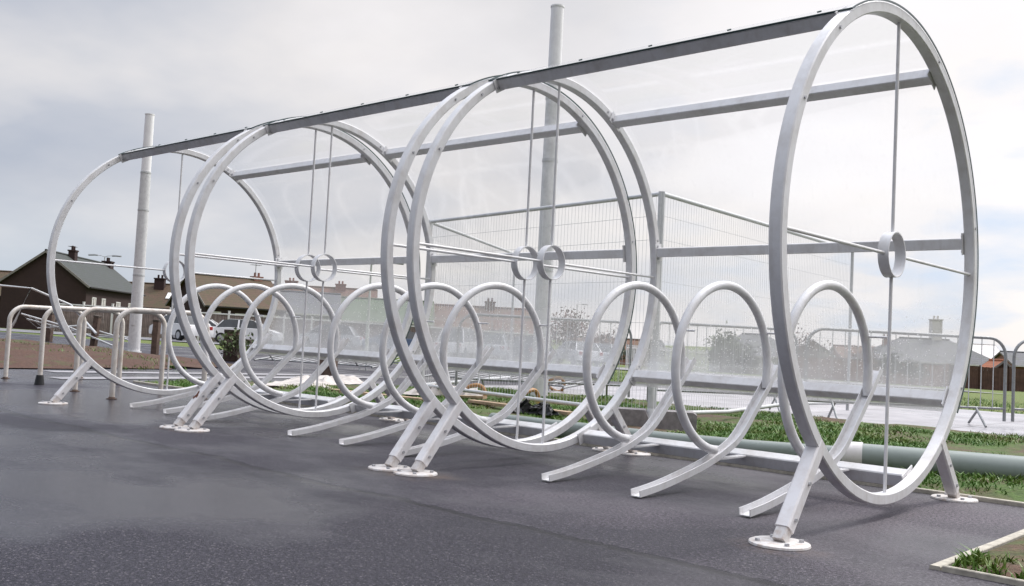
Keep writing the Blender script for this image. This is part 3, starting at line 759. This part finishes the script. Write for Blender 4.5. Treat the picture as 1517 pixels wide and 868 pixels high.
def plank(a, b, w, t, mat, label, name='plank'):
    m = MB(); m.bar(a, b, w, t, ch=.003); o = m.build(name, mat); tag(o, label, 'plank', 'scrap timber on the verge'); return o
plank((-5.3, 2.75, .06), (-3.75, 2.45, .075), .09, .03, M['plank'], 'long pale plank on the grass behind the middle bay')
plank((-6.9, 2.2, .06), (-5.5, 2.3, .06), .09, .03, M['plank'], 'pale plank lying in front of the white sheeting')
plank((-5.9, 2.95, .06), (-5.35, 3.0, .09), .07, .03, M['plank'], 'short pale plank by the legs of the middle pair of hoops')
for i, (c, rz, lab) in enumerate((((-5.75, 3.30, .12), .3, 'orange plastic coil left of the middle pair of hoops'), ((-5.05, 3.30, .12), 1.2, 'orange plastic coil between the middle pair of hoops'), ((-7.3, 6.5, .1), .6, 'orange plastic coil beside the barrier lying flat'))):
    m = MB(); m.tube([(.12*math.cos(k*2*PI/24), .03*math.sin(k*4*PI/24), .12+.11*math.sin(k*2*PI/24)) for k in range(24)], .022, 8, closed=True, up=(0, 1, 0))
    o = m.build('hose_coil', M['orange'], loc=(c[0], c[1], -.01), rz=rz); o.rotation_euler = (.5, 0, rz); tag(o, lab, 'hose coil', 'orange coils on the verge')

# ------------------------------------------------------------------ far fences
def board_fence(pts, h, label, name, mat, post_mat, step, post_h, rail=True, post_w=.12):
    pts = [Vector(p) for p in pts]; root = empty(name, pts[0]); tag(root, label, 'fence')
    o0 = pts[0]
    for a, b in zip(pts[:-1], pts[1:]):
        n = max(1, round((b-a).length/step))
        for k in range(n):
            p, q = a.lerp(b, k/n), a.lerp(b, (k+1)/n); p.z = gz(p.y); q.z = gz(q.y); d = q-p
            rz = math.atan2(d.y, d.x); ln = d.to_2d().length
            m = MB(); nb = max(4, int(ln/.15))
            for i in range(nb):
                x = ln*(i+.5)/nb; zz = d.z*(i+.5)/nb; hh = h*(1+.01*math.sin(i*2.3))
                m.box((x, .02*(i % 2), zz+hh/2), (ln/nb*.96, .02, hh))
            m.build('board_panel', mat, root, smooth=False, loc=p-o0, rz=rz)
            m = MB(); m.box((0, -.05, post_h/2), (post_w, .10, post_h)); m.box((0, -.05, post_h+.015), (post_w+.03, .13, .03)); m.build('post', post_mat, root, smooth=False, loc=p-o0, rz=rz)
            if rail:
                m = MB(); m.bar((0, -.03, h+.04), (ln, -.03, h+.04+d.z), .05, .09); m.build('rail', post_mat, root, smooth=False, loc=p-o0, rz=rz)
    return root
board_fence([uv(-31, 66), uv(-19, 65.5), uv(-6, 66), uv(3, 69)], 1.85, 'long grey brown board fence with white posts in front of the left houses', 'board_fence', M['boards'], M['white_trim'], 2.0, 2.1)
board_fence([uv(35.6, 78.3), uv(60, 79)], 1.80, 'dark brown timber fence along the field on the right', 'timber_fence', M['boards_dark'], M['boards_dark'], 2.4, 1.9, rail=False)
def brick_wall(a, b, h, label):
    root = empty('brick_wall', a, math.atan2((b-a).y, (b-a).x)); tag(root, label, 'wall'); ln = (b-a).to_2d().length; dz = b.z-a.z
    m = MB(); vs = [(x, y, z) for y in (-.11, .11) for x, z in ((0, -.4), (ln, dz-.4), (ln, dz+h), (0, h))]
    m.add(vs, [(0, 1, 2, 3), (7, 6, 5, 4), (0, 4, 5, 1), (1, 5, 6, 2), (2, 6, 7, 3), (3, 7, 4, 0)]); m.build('brickwork', M['brick_red'], root, smooth=False)
    m = MB(); m.bar((0, 0, h+.04), (ln, 0, h+dz+.04), .30, .08); m.build('coping', M['concrete'], root, smooth=False)
    n = int(ln/3)
    for k in range(n+1):
        x = ln*k/n; m = MB(); m.box((x, 0, h/2+dz*k/n-.1), (.36, .34, h+.45)); m.build('pier', M['brick_red'], root, smooth=False)
brick_wall(uv(23.0, 79), uv(35.3, 78.4), 1.75, 'red brick garden wall below the grey bungalow, seen through the nearest hoop')
# white palings in front of the far lawn
root = empty('picket_fence', uv(7.5, 62)); tag(root, 'low white railing at the far side of the field, seen between the two middle hoops', 'fence')
a = uv(7.5, 62); b = uv(13.5, 66); d = b-a
m = MB()
for k in range(64): p = d*(k/63); m.box((p.x, p.y, p.z*0+gz((a+p).y)-a.z+.75), (.04, .04, 1.5))
m.build('pales', M['white_trim'], root, smooth=False)
m = MB(); m.bar((0, 0, 1.3), (d.x, d.y, 1.3+d.z), .05, .07); m.bar((0, 0, .3), (d.x, d.y, .3+d.z), .05, .07); m.build('rail', M['white_trim'], root, smooth=False)

# ------------------------------------------------------------------ houses
def house(u, v, du, dv, Ln, W, eave, ridge, base, wall, roofm, label, hip=0.0, chim=(), wins=(), sky=(), gable_wins=(), aerial=None, name='house', cat='house'):
    d = du*RT+dv*FW; rz = math.atan2(d.y, d.x)
    root = empty(name, uv(u, v, base), rz); tag(root, label, cat)
    E, Rg = eave-base, ridge-base; hx, hy = Ln/2, W/2; m = MB()
    vs = [(-hx, -hy, -.6), (hx, -hy, -.6), (hx, hy, -.6), (-hx, hy, -.6), (-hx, -hy, E), (hx, -hy, E), (hx, hy, E), (-hx, hy, E)]
    fs = [(0, 1, 5, 4), (2, 3, 7, 6)]
    if hip <= 0:
        vs += [(-hx, 0, Rg-.06), (hx, 0, Rg-.06)]; fs += [(1, 2, 6, 9, 5), (3, 0, 4, 8, 7), (4, 5, 9, 8), (6, 7, 8, 9)]
    else: fs += [(1, 2, 6, 5), (3, 0, 4, 7), (4, 5, 6, 7)]
    m.add(vs, fs); m.build('wall', wall, root, smooth=False)
    ov = .30; k = (Rg-E)/hy; ez = E-ov*k+.10; t = .14
    rx = hx+(.22 if hip <= 0 else ov); m = MB(); ry = hy+ov
    rr = rx if hip <= 0 else hx-hip
    top = [(-rx, -ry, ez), (rx, -ry, ez), (rx, ry, ez), (-rx, ry, ez), (-rr, 0, Rg+.10), (rr, 0, Rg+.10)]
    bot = [(x, y, z-t) for x, y, z in top]
    fs = [(0, 1, 5, 4), (2, 3, 4, 5), (1, 2, 5), (3, 0, 4)] if hip > 0 else [(0, 1, 5, 4), (2, 3, 4, 5)]
    fb = [tuple(i+6 for i in reversed(f)) for f in fs]
    rim = [(0, 1), (1, 2), (2, 3), (3, 0)] if hip > 0 else [(0, 1), (1, 5), (5, 2), (2, 3), (3, 4), (4, 0)]
    m.add(top+bot, fs+fb+[(a, b, b+6, a+6) for a, b in rim])
    m.tube([(-rr, 0, Rg+.12), (rr, 0, Rg+.12)], .09, 8)
    rf = m.build('roof', roofm, root, smooth=False)
    if hip <= 0:
        for ex in (-1, 1):
            m = MB()
            for sy in (-1, 1): m.bar((ex*(rx+.02), 0, Rg+.02), (ex*(rx+.02), sy*ry, ez-.08), .04, .16, up=(0, 0, 1), ch=.004)
            m.build('bargeboard', M['bargeboard'], root, smooth=False)
    m = MB()                                             # gutters and fascia
    for sy in (-1, 1): m.box((0, sy*(hy+ov+.05), ez-.06), (2*rx, .10, .10))
    m.build('gutter', M['rubber'] if wall is M['brick_dark'] else M['white_trim'], root, smooth=False)
    for (x, y, w, h, mt) in chim:
        zt = Rg+h; m = MB(); m.box((x, y, (zt+E)/2+.2), (w, w*.75, zt-E-.4)); m.box((x, y, zt+.06), (w+.12, w*.75+.12, .12))
        m.cyl((x-.18, y, zt+.12), (x-.18, y, zt+.45), .10, 10); m.cyl((x+.18, y, zt+.12), (x+.18, y, zt+.45), .10, 10); m.build('chimney', mt, rf, smooth=False)
    for (side, x, z, w, h) in wins:
        y = side*(hy+.012); f = MB()
        for bx, bz, bw, bh in ((0, h/2, w+.1, .09), (0, -h/2, w+.1, .11), (-w/2, 0, .09, h), (w/2, 0, .09, h), (0, 0, .07, h), (w*.25, h*.18, w*.5, .06)): f.box((x+bx, y, z+bz), (bw, .07, bh))
        fr = f.build('window', M['white_trim'], root, smooth=False)
        g = MB(); g.box((x, y-side*.012, z), (w, .02, h)); g.build('pane', M['glassy'], fr, smooth=False)
        cu = MB()
        for cx in (-w*.30, w*.30): cu.box((x+cx, y+side*.002, z), (w*.34, .01, h*.94))
        cu.build('curtain', M['render'], fr, smooth=False)
    for (end, y, z, w, h) in gable_wins:
        x = end*(hx+.012); f = MB()
        for by, bz, bw, bh in ((0, h/2, w+.1, .09), (0, -h/2, w+.1, .11), (-w/2, 0, .09, h), (w/2, 0, .09, h), (0, 0, .07, h)): f.box((x, y+by, z+bz), (.07, bw, bh))
        fr = f.build('window', M['white_trim'], root, smooth=False)
        g = MB(); g.box((x-end*.012, y, z), (.02, w, h)); g.build('pane', M['glassy'], fr, smooth=False)
    for (side, x, fz, w, h) in sky:
        yy = side*hy*(1-fz); zz = E+(Rg-E)*fz+.16; ang = math.atan2(Rg-E, hy)*(-side)
        m = MB(); m.box((x, yy, zz), (w, h, .08), Matrix.Rotation(ang, 3, 'X')); m.build('skylight', M['white_trim'], rf, smooth=False)
    if aerial:
        x, h = aerial; m = MB(); m.tube([(x, 0, Rg), (x, 0, Rg+h)], .03, 6)
        for q in (-.4, -.2, 0, .2, .4): m.tube([(x+q, -.25, Rg+h*.9), (x+q, .25, Rg+h*.9)], .02, 5)
        m.tube([(x-.45, 0, Rg+h*.9), (x+.45, 0, Rg+h*.9)], .02, 5); m.build('aerial', M['galv_dark'], rf)
    return root
BD, BR = M['brick_dark'], M['brick_red']
# side -1 = the long side towards the right for the left-hand houses (local -y)
house(-36.9, 82.4, -.10, 1, 15, 6.3, 3.35, 5.75, -.55, BD, M['roof_slate'], 'big dark brick house with a steep gable and slate roof at the far left', chim=((-2.6, -.3, .7, .45, BD), (7.0, -.2, 1.0, .25, BD)), wins=((-1, -5.6, 2.0, .9, 1.9), (-1, -3.2, 2.0, .9, 1.9), (-1, .8, 2.1, 1.1, 1.4), (-1, 4.4, 2.1, 1.2, 1.4)), aerial=(-1.9, 1.0))
house(-50, 96, 1, .1, 12, 7, 2.6, 4.9, -.5, BD, M['roof_brown'], 'low brown roofed house cut off by the left edge of the picture', wins=((-1, 4.0, 2.0, 1.2, 1.2),))
house(-35.2, 97, 1, .10, 11, 7, 2.2, 4.45, -.85, BD, M['roof_brown'], 'brown tiled house with a chimney and skylight behind the far left mast', chim=((.1, -.6, .95, .55, BD),), sky=((-1, 1.6, .45, .9, 1.1),), wins=((-1, 3.9, 1.9, 1.3, 1.1), (-1, -3, 1.9, 1.3, 1.1)))
house(-24.0, 82.3, .70, .71, 7.4, 6.2, 2.4, 4.75, -.75, BD, M['roof_brown'], 'dark brick house with mossy brown roof and white windows behind the far bay', chim=((2.6, .1, .8, .25, BR),), wins=((-1, -2.8, 1.9, .8, 1.25), (-1, -.3, 1.75, 1.5, 1.45), (-1, 2.4, 1.75, 1.6, 1.45)), aerial=(2.4, 1.5))
house(-21.5, 106, 1, .15, 13, 7, 2.6, 5.35, -1.1, BD, M['roof_rust'], 'red brown roofed house with two brick chimneys behind the grey terrace', chim=((-2.6, 0, 1.3, .5, BR), (2.7, 0, 1.1, .45, BR)))
house(-20.0, 88, 1, .18, 8.4, 6.4, 2.2, 4.0, -1.0, M['pebbledash'], M['roof_grey'], 'grey roofed terrace with white windows seen through the far bay sheet', wins=((-1, -2.6, 2.0, 1.3, 1.3), (-1, 0, 2.0, 1.5, 1.4), (-1, 2.6, 2.0, 1.5, 1.4)))
house(-11.5, 89.5, 1, .12, 8.2, 6.4, 1.85, 3.75, -1.1, M['pebbledash'], M['roof_moss'], 'green mossy roofed house left of the middle pair of hoops', wins=((-1, -2.8, 1.75, 1.5, 1.4), (-1, -.3, 1.75, 1.6, 1.5), (-1, 2.6, 1.75, 1.4, 1.4)))
house(-2.0, 91, 1, .10, 10.0, 7, 1.05, 3.55, -1.3, M['render'], M['roof_rust'], 'long rust brown roofed bungalow seen through the mesh fence', chim=((.0, 0, .9, .55, M['roof_rust']),), wins=((-1, -3.0, 1.35, 1.6, 1.2), (-1, .6, 1.35, 1.4, 1.2), (-1, 3.2, 1.35, 1.4, 1.2)))
house(12.8, 132, 1, 0, 9.5, 6, .05, 1.45, -2.0, BR, M['roof_rust'], 'far low red roofed house right of the white mast')
house(26.6, 225, 0.1, 1, 5, 4.6, .7, 2.5, -2.4, BR, M['roof_brown'], 'tiny far brown gabled house visible in the gap between the middle hoops')
house(17.6, 140, 1, .1, 8.5, 6, .2, 1.6, -2.1, M['render'], M['roof_grey'], 'far pale bungalow with a grey roof behind the second bike loop')
house(23.9, 95, 1, -.05, 7.6, 7, .45, 2.35, -1.7, M['render'], M['roof_grey'], 'pale hip roofed bungalow behind the ivy, seen through the nearest bay', hip=2.6, wins=((-1, -1.5, 1.1, 1.3, 1.1), (-1, 1.6, 1.1, 1.3, 1.1)))
house(31.0, 100, .25, 1, 8, 5.2, .4, 2.1, -1.8, M['render'], M['render'], 'white gabled outbuilding seen beside the nearest hoop', gable_wins=((-1, 0, 1.3, .9, 1.0),))
house(37.4, 104, 1, 0, 5.0, 5.4, .5, 1.75, -1.9, BR, M['roof_rust'], 'small brick house with a red brown roof left of the grey bungalow')
house(41.0, 96, 1, .02, 11.6, 8, .62, 2.75, -1.75, BR, M['roof_grey'], 'grey hip roofed brick bungalow inside the nearest hoop, white chimney on top', hip=3.3, chim=((1.2, .2, 1.0, 2.0, M['render']), (-3.6, .6, .55, -.05, BR)), wins=((-1, 1.2, 1.3, 2.0, 1.4), (-1, -3.0, 1.3, 1.6, 1.2), (-1, 4.2, 1.3, 1.3, 1.2)))
house(41.2, 82, .1, 1, 2.6, 1.55, .35, .95, -1.5, M['boards_dark'], M['roof_orange'], 'small garden shed with a bright orange roof behind the right fence', name='garden_shed', cat='shed')
house(57.5, 104, 1, -.1, 9, 7, .7, 2.0, -1.9, BR, M['roof_grey'], 'grey roofed house at the right edge above the dark fence')
house(57.0, 128, 1, -.1, 13, 9, 1.1, 3.1, -2.3, M['render'], M['render'], 'long white building behind the grey bungalow at the far right', name='building', cat='building')

# ------------------------------------------------------------------ cars
def car(label, u, v, rz, paintm, s=1.0, tall=0.0):
    p = uv(u, v); p.z += .014
    root = empty('parked_car', p, rz); tag(root, label, 'car', 'cars parked beyond the field')
    h1, h2 = .78, 1.42+tall; W = .84
    prof = [(-2.05, .32), (-2.08, .62), (-1.98, .86), (-1.55, .92), (-.95, .95), (.95, .95), (1.5, .90), (2.0, .74), (2.08, .50), (2.02, .30)]
    m = MB(); k = len(prof); vs = []
    for y, sc in ((-W, .97), (-W*.93, 1.0), (W*.93, 1.0), (W, .97)): vs += [(x*sc, y, z*(.98 if abs(y) == W else 1)) for x, z in prof]
    fs = [tuple(range(k)), tuple(range(4*k-1, 3*k-1, -1))]
    for r in range(3): fs += [(r*k+i, (r+1)*k+i, (r+1)*k+(i+1) % k, r*k+(i+1) % k) for i in range(k)]
    m.add(vs, fs); body = m.build('body', paintm, root, angle=40)
    cab = [(-1.65, .90), (-1.25, h2-.06), (-.9, h2), (.25, h2), (.55, h2-.05), (1.25, .92)]
    m = MB(); kk = len(cab); vs = []
    for y in (-1, 1): vs += [(x, y*(W*.96 if z < 1 else W*.72), z) for x, z in cab]
    m.add(vs, [tuple(range(kk)), tuple(range(2*kk-1, kk-1, -1))]+[(i, i+kk, (i+1) % kk+kk, (i+1) % kk) for i in range(kk)]); m.build('window_glass', M['glassy'], root, angle=40)
    m = MB(); m.box((-.33, 0, h2+.012), (1.25, W*1.38, .03), None, .012)
    for y in (-1, 1):
        for a, b in ((1, 0), (4, 5)): m.bar((cab[a][0], y*W*.725, cab[a][1]), (cab[b][0], y*W*.965, cab[b][1]), .07, .05)
        m.bar((-.35, y*W*.728, h2-.02), (-.35, y*W*.965, .93), .09, .04)
    m.build('roof', paintm, root, angle=40)
    for x in (-1.3, 1.32):
        for y in (-1, 1):
            m = MB(); m.cyl((x, y*(W-.16), .31), (x, y*(W+.015), .31), .31, 20); w = m.build('wheel', M['tyre'], root)
            m = MB(); m.cyl((x, y*(W+.012), .31), (x, y*(W+.03), .31), .19, 14); m.build('rim', M['chrome'], w)
    for y in (-.6, .6):
        m = MB(); m.box((2.0, y, .66), (.12, .32, .14), None, .02); m.build('headlight', M['lamp_clear'], root)
        m = MB(); m.box((-2.03, y*1.1, .74), (.08, .2, .2), None, .02); m.build('tail_light', M['lamp_red'], root)
    root.scale = (s, s, s)
    return root
ra = math.atan2(RT.y, RT.x)
car('white car with its windscreen towards us, parked right of the far left mast', -18.3, 54.0, ra+2.4, M['car_white'])
car('white car parked broadside in front of the board fence inside the far bay', -15.6, 57.5, ra+.1, M['car_white'])
car('white car parked close to the board fence, left of the broadside one', -19.3, 60.5, ra+.15, M['car_white'])
car('silver car with dark windows seen through the far bay sheet', -11.2, 60.5, ra+PI, M['car_silver'], 1, .1)
car('dark blue car at the centre of the far bay sheet', -7.3, 61.5, ra+PI+.2, M['car_blue'])
car('tall white van shaped car behind the second pair of hoops', -3.0, 58, ra+1.3, M['car_white'], 1, .35)
car('silver hatchback seen inside the middle bay', -.9, 57, ra+1.5, M['car_silver'], 1, .1)
car('dark car seen inside the middle bay, left of the white mast', 1.4, 58.5, ra+1.2, M['car_dark'], 1, .1)
car('white car parked just right of the white mast', 4.2, 59.5, ra+1.9, M['car_white'])
car('silver car parked right of the white mast behind the mesh fence', 5.9, 61.5, ra+1.4, M['car_silver'])
car('silver car far left behind the leftmost bike hoop', -40.5, 78, ra+.4, M['car_silver'])

# ------------------------------------------------------------------ street lamps, aerial poles
def street_lamp(p, h, label, double=True):
    root = empty('street_lamp', p, ra); tag(root, label, 'street lamp')
    m = MB(); m.cyl((0, 0, 0), (0, 0, 1.2), .09, 12); m.cyl((0, 0, 1.2), (0, 0, h), .06, 12, .045); m.build('pole', M['galv'], root)
    sides = (-1, 1) if double else (1,)
    for sx in sides:
        m = MB(); m.tube([(0, 0, h-.05), (sx*.3, 0, h+.06), (sx*.75, 0, h+.10)], .03, 8); a = m.build('arm', M['galv'], root)
        m = MB(); m.sweep([(sx*.7, 0, h+.10), (sx*.95, 0, h+.12), (sx*1.5, 0, h+.09)], [(-.16, -.03), (-.10, -.08), (.10, -.08), (.16, -.03), (.10, .05), (-.10, .05)]); m.build('lamp_head', M['galv_dark'], a)
street_lamp(uv(-38.0, 90), 7.1, 'tall grey street lamp with two heads in front of the left houses')
street_lamp(uv(-6.6, 45), 4.2, 'slim grey street lamp seen through the far bay sheet', False)
street_lamp(uv(8.8, 130), 7.6, 'far slim street lamp right of the white mast', False)

# ------------------------------------------------------------------ shrubs and trees
def tree(u, v, h, w, mat, label, n=700, leaf=.12, trunk=.25, base=None, name='shrub', cat='shrub', clump=9):
    p = uv(u, v); root = empty(name, p); tag(root, label, cat)
    rnd = random.Random(int(u*97+v*31)); m = MB()
    tips = []
    th = h*trunk; m.sweep([(0, 0, -.1), (.03, .02, th*.6), (0, 0, th)], [(.05*h/2.2*math.cos(a*PI/4), .05*h/2.2*math.sin(a*PI/4)) for a in range(8)], up=(0, 1, 0))
    for k in range(14):
        a = rnd.uniform(0, 2*PI); e = rnd.uniform(.25, 1); rr = w/2*rnd.uniform(.3, .95); q = Vector((rr*math.cos(a), rr*math.sin(a), th+(h-th)*e*(1-.35*(rr/(w/2))**2)))
        m.cyl((0, 0, th*.9), q, .022*h/2.2, 5, .006); tips.append(q)
        for _ in range(3):
            q2 = q+Vector((rnd.gauss(0, w*.12), rnd.gauss(0, w*.12), rnd.gauss(.05, h*.09))); m.cyl(q*.75+Vector((0, 0, th*.2)), q2, .012*h/2.2, 4, .004); tips.append(q2)
    m.build('trunk', M['bark'], root)
    m = MB(); vs = []; fs = []
    for _ in range(n):
        t = rnd.choice(tips); q = t+Vector((rnd.gauss(0, w/clump), rnd.gauss(0, w/clump), rnd.gauss(0, h/clump*.9)))
        if q.z < .02: q.z = .02+abs(rnd.gauss(0, .1))
        s = leaf*rnd.uniform(.5, 1.3); d1 = Vector((rnd.gauss(0, 1), rnd.gauss(0, 1), rnd.gauss(0, 1))).normalized(); d2 = d1.cross(Vector((rnd.gauss(0, 1), rnd.gauss(0, 1), rnd.gauss(0, 1)))).normalized()
        o = len(vs); vs += [q-d1*s, q+d2*s*.45, q+d1*s, q-d2*s*.45]; fs.append((o, o+1, o+2, o+3))
    m.add(vs, fs); m.build('crown', mat, root, smooth=False)
tree(19.2, 88, 3.3, 3.6, M['leaf_green'], 'ivy covered bush beside the pale bungalow, seen through a bike loop', 1800, .17)
tree(22.0, 90, 2.6, 2.4, M['leaf_dark'], 'dark green bush right of the ivy covered one', 900, .16)
tree(26.6, 90, 3.6, 4.2, M['leaf_red'], 'bare reddish tree above the bungalow left of the nearest hoop', 900, .14, .3, name='tree', cat='tree')
tree(33.6, 92, 3.0, 3.2, M['leaf_red'], 'bare reddish tree right of the nearest hoop behind the fence', 800, .13, .3, name='tree', cat='tree')
tree(29.6, 76, 2.2, 1.6, M['leaf_dark'], 'dark bush at the fence seen through the nearest hoop', 700, .13)
tree(29.9, 72, 1.7, 2.0, M['leaf_dark'], 'low dark bush on the field right of the thin post', 700, .13)
tree(4.6, 84, 4.2, 4.2, M['leaf_red'], 'round reddish bare tree right of the white mast', 1500, .15, .3, name='tree', cat='tree')
tree(8.9, 92, 2.9, 4.0, M['leaf_red'], 'low reddish hedge like tree farther right of the white mast', 900, .15, .3, name='tree', cat='tree')
tree(-.9, 80, 2.6, 3.0, M['leaf_red'], 'reddish shrub in front of the rust roofed bungalow', 700, .13)
tree(15.5, 110, 2.2, 5.0, M['leaf_dark'], 'dark bush beside the tiny gabled house', 800, .2)
m = None
# weeds around the broad bollard
tree(-5.35, 19.1, .55, .7, M['leaf_green'], 'weeds growing beside the broad dark bollard', 300, .05)

# distant low rise closing the horizon
mb = MB(); vs = []; fs = []
n = 60
for i in range(n+1):
    u = -900+1800*i/n; z = 3.0+5*noise.noise(Vector((i*.23, 0, 0)))
    p = uv(u, 900, -6); q = uv(u, 960, z); r = uv(u, 1100, -6); vs += [p, q, r]
for i in range(n):
    for k in (0, 1): fs.append((i*3+k, (i+1)*3+k, (i+1)*3+k+1, i*3+k+1))
mb.add(vs, fs); o = mb.build('hills', M['field'], angle=80); o['kind'] = 'structure'

# ------------------------------------------------------------------ sky and light
w = bpy.data.worlds.new('World'); S.world = w; w.use_nodes = True; nt = w.node_tree; nt.nodes.clear()
out = nt.nodes.new('ShaderNodeOutputWorld')
skyt = nt.nodes.new('ShaderNodeTexSky'); skyt.sky_type = 'NISHITA'; skyt.sun_disc = False
SUN_EL, SUN_AZ = math.radians(50), math.radians(12)       # azimuth measured from +Y towards +X
skyt.sun_elevation = SUN_EL; skyt.sun_rotation = SUN_AZ
bg1 = nt.nodes.new('ShaderNodeBackground'); bg1.inputs[1].default_value = .06; nt.links.new(skyt.outputs[0], bg1.inputs[0])
tc = nt.nodes.new('ShaderNodeTexCoord'); sep = nt.nodes.new('ShaderNodeSeparateXYZ'); nt.links.new(tc.outputs['Generated'], sep.inputs[0])
# clouds on a flat deck: divide by height so that they pack towards the horizon
den = math_(nt, 'ADD', math_(nt, 'MAXIMUM', sep.outputs[2], 0.0), .26)
cb = nt.nodes.new('ShaderNodeCombineXYZ'); nt.links.new(math_(nt, 'DIVIDE', sep.outputs[0], den), cb.inputs[0]); nt.links.new(math_(nt, 'DIVIDE', sep.outputs[1], den), cb.inputs[1])
n1 = nz(nt, cb.outputs[0], .62, 5, .48); n2 = nz(nt, cb.outputs[0], 1.7, 6, .52)
off = nt.nodes.new('ShaderNodeVectorMath'); off.operation = 'ADD'; nt.links.new(cb.outputs[0], off.inputs[0]); off.inputs[1].default_value = (7.3, 2.1, 4.0)
n3 = nz(nt, off.outputs[0], 1.15, 5, .5)
rt = nt.nodes.new('ShaderNodeVectorMath'); rt.operation = 'DOT_PRODUCT'; nt.links.new(tc.outputs['Generated'], rt.inputs[0]); rt.inputs[1].default_value = (RT.x, RT.y, 0)
east = rt.outputs['Value']                       # bright thin cloud lies to the north-east, heavy cloud to the west
up = math_(nt, 'MAXIMUM', sep.outputs[2], 0.0)
cl = math_(nt, 'ADD', math_(nt, 'MULTIPLY', n1, .75), math_(nt, 'MULTIPLY', n2, .40))
cl = math_(nt, 'ADD', cl, math_(nt, 'MULTIPLY_ADD', east, .34, .03))
cl = math_(nt, 'ADD', cl, math_(nt, 'MULTIPLY', up, math_(nt, 'MULTIPLY_ADD', east, .9, -.12)))
col = ramp(nt, cl, [(.34, (.40, .43, .50)), (.48, (.52, .53, .57)), (.58, (.645, .63, .64)), (.70, (.78, .755, .76)), (.86, (.87, .85, .865))])
cream = math_(nt, 'MULTIPLY', ramp(nt, n3, [(.50, 0), (.64, .55)]), ramp(nt, up, [(.0, .5), (.05, 1), (.26, .8), (.36, 0)]))
col = mixc(nt, cream, col, (.86, .805, .755))
gap = math_(nt, 'MULTIPLY', ramp(nt, n2, [(.36, 1), (.50, 0)]), ramp(nt, east, [(.08, 0), (.30, .85)]))
col = mixc(nt, gap, col, (.56, .65, .79))
low = math_(nt, 'MULTIPLY', ramp(nt, up, [(.0, .75), (.13, 0)]), ramp(nt, math_(nt, 'MULTIPLY_ADD', east, -1.0, 0), [(.20, 0), (.42, 1)]))
col = mixc(nt, low, col, (.46, .535, .62))
zen = ramp(nt, sep.outputs[2], [(.36, 1.0), (.75, (.32, .32, .32))])
bg2 = nt.nodes.new('ShaderNodeBackground'); 
# heavier, darker cloud behind the viewer
dv = nt.nodes.new('ShaderNodeVectorMath'); dv.operation = 'DOT_PRODUCT'; nt.links.new(tc.outputs['Generated'], dv.inputs[0]); dv.inputs[1].default_value = (FW.x, FW.y, .9)
dk = nt.nodes.new('ShaderNodeMapRange'); nt.links.new(dv.outputs['Value'], dk.inputs[0]); dk.interpolation_type = 'SMOOTHSTEP'
dk.inputs[1].default_value = -.45; dk.inputs[2].default_value = .40; dk.inputs[3].default_value = .38; dk.inputs[4].default_value = 1.0
nt.links.new(math_(nt, 'MULTIPLY', dk.outputs[0], math_(nt, 'DIVIDE', 1.0, math_(nt, 'MAXIMUM', zen, .1))), bg2.inputs[1]); nt.links.new(col, bg2.inputs[0])
ms = nt.nodes.new('ShaderNodeMixShader'); ms.inputs[0].default_value = .93
nt.links.new(bg1.outputs[0], ms.inputs[1]); nt.links.new(bg2.outputs[0], ms.inputs[2]); nt.links.new(ms.outputs[0], out.inputs[0])
sl = bpy.data.lights.new('sun', 'SUN'); sl.energy = 2.0; sl.angle = math.radians(14); sl.color = (1, .97, .93)
so = bpy.data.objects.new('sun', sl); COL.objects.link(so)
sd = Vector((math.sin(SUN_AZ)*math.cos(SUN_EL), math.cos(SUN_AZ)*math.cos(SUN_EL), math.sin(SUN_EL)))
so.rotation_euler = (-sd).to_track_quat('-Z', 'Y').to_euler()

S.view_settings.view_transform = 'Standard'; S.view_settings.look = 'None'; S.view_settings.gamma = 1; S.view_settings.exposure = 0.36
S.view_settings.use_curve_mapping = False
S.render.engine = 'CYCLES'; S.cycles.max_bounces = 8; S.cycles.transparent_max_bounces = 24; S.cycles.use_denoising = True
S.cycles.caustics_reflective = False; S.cycles.caustics_refractive = False
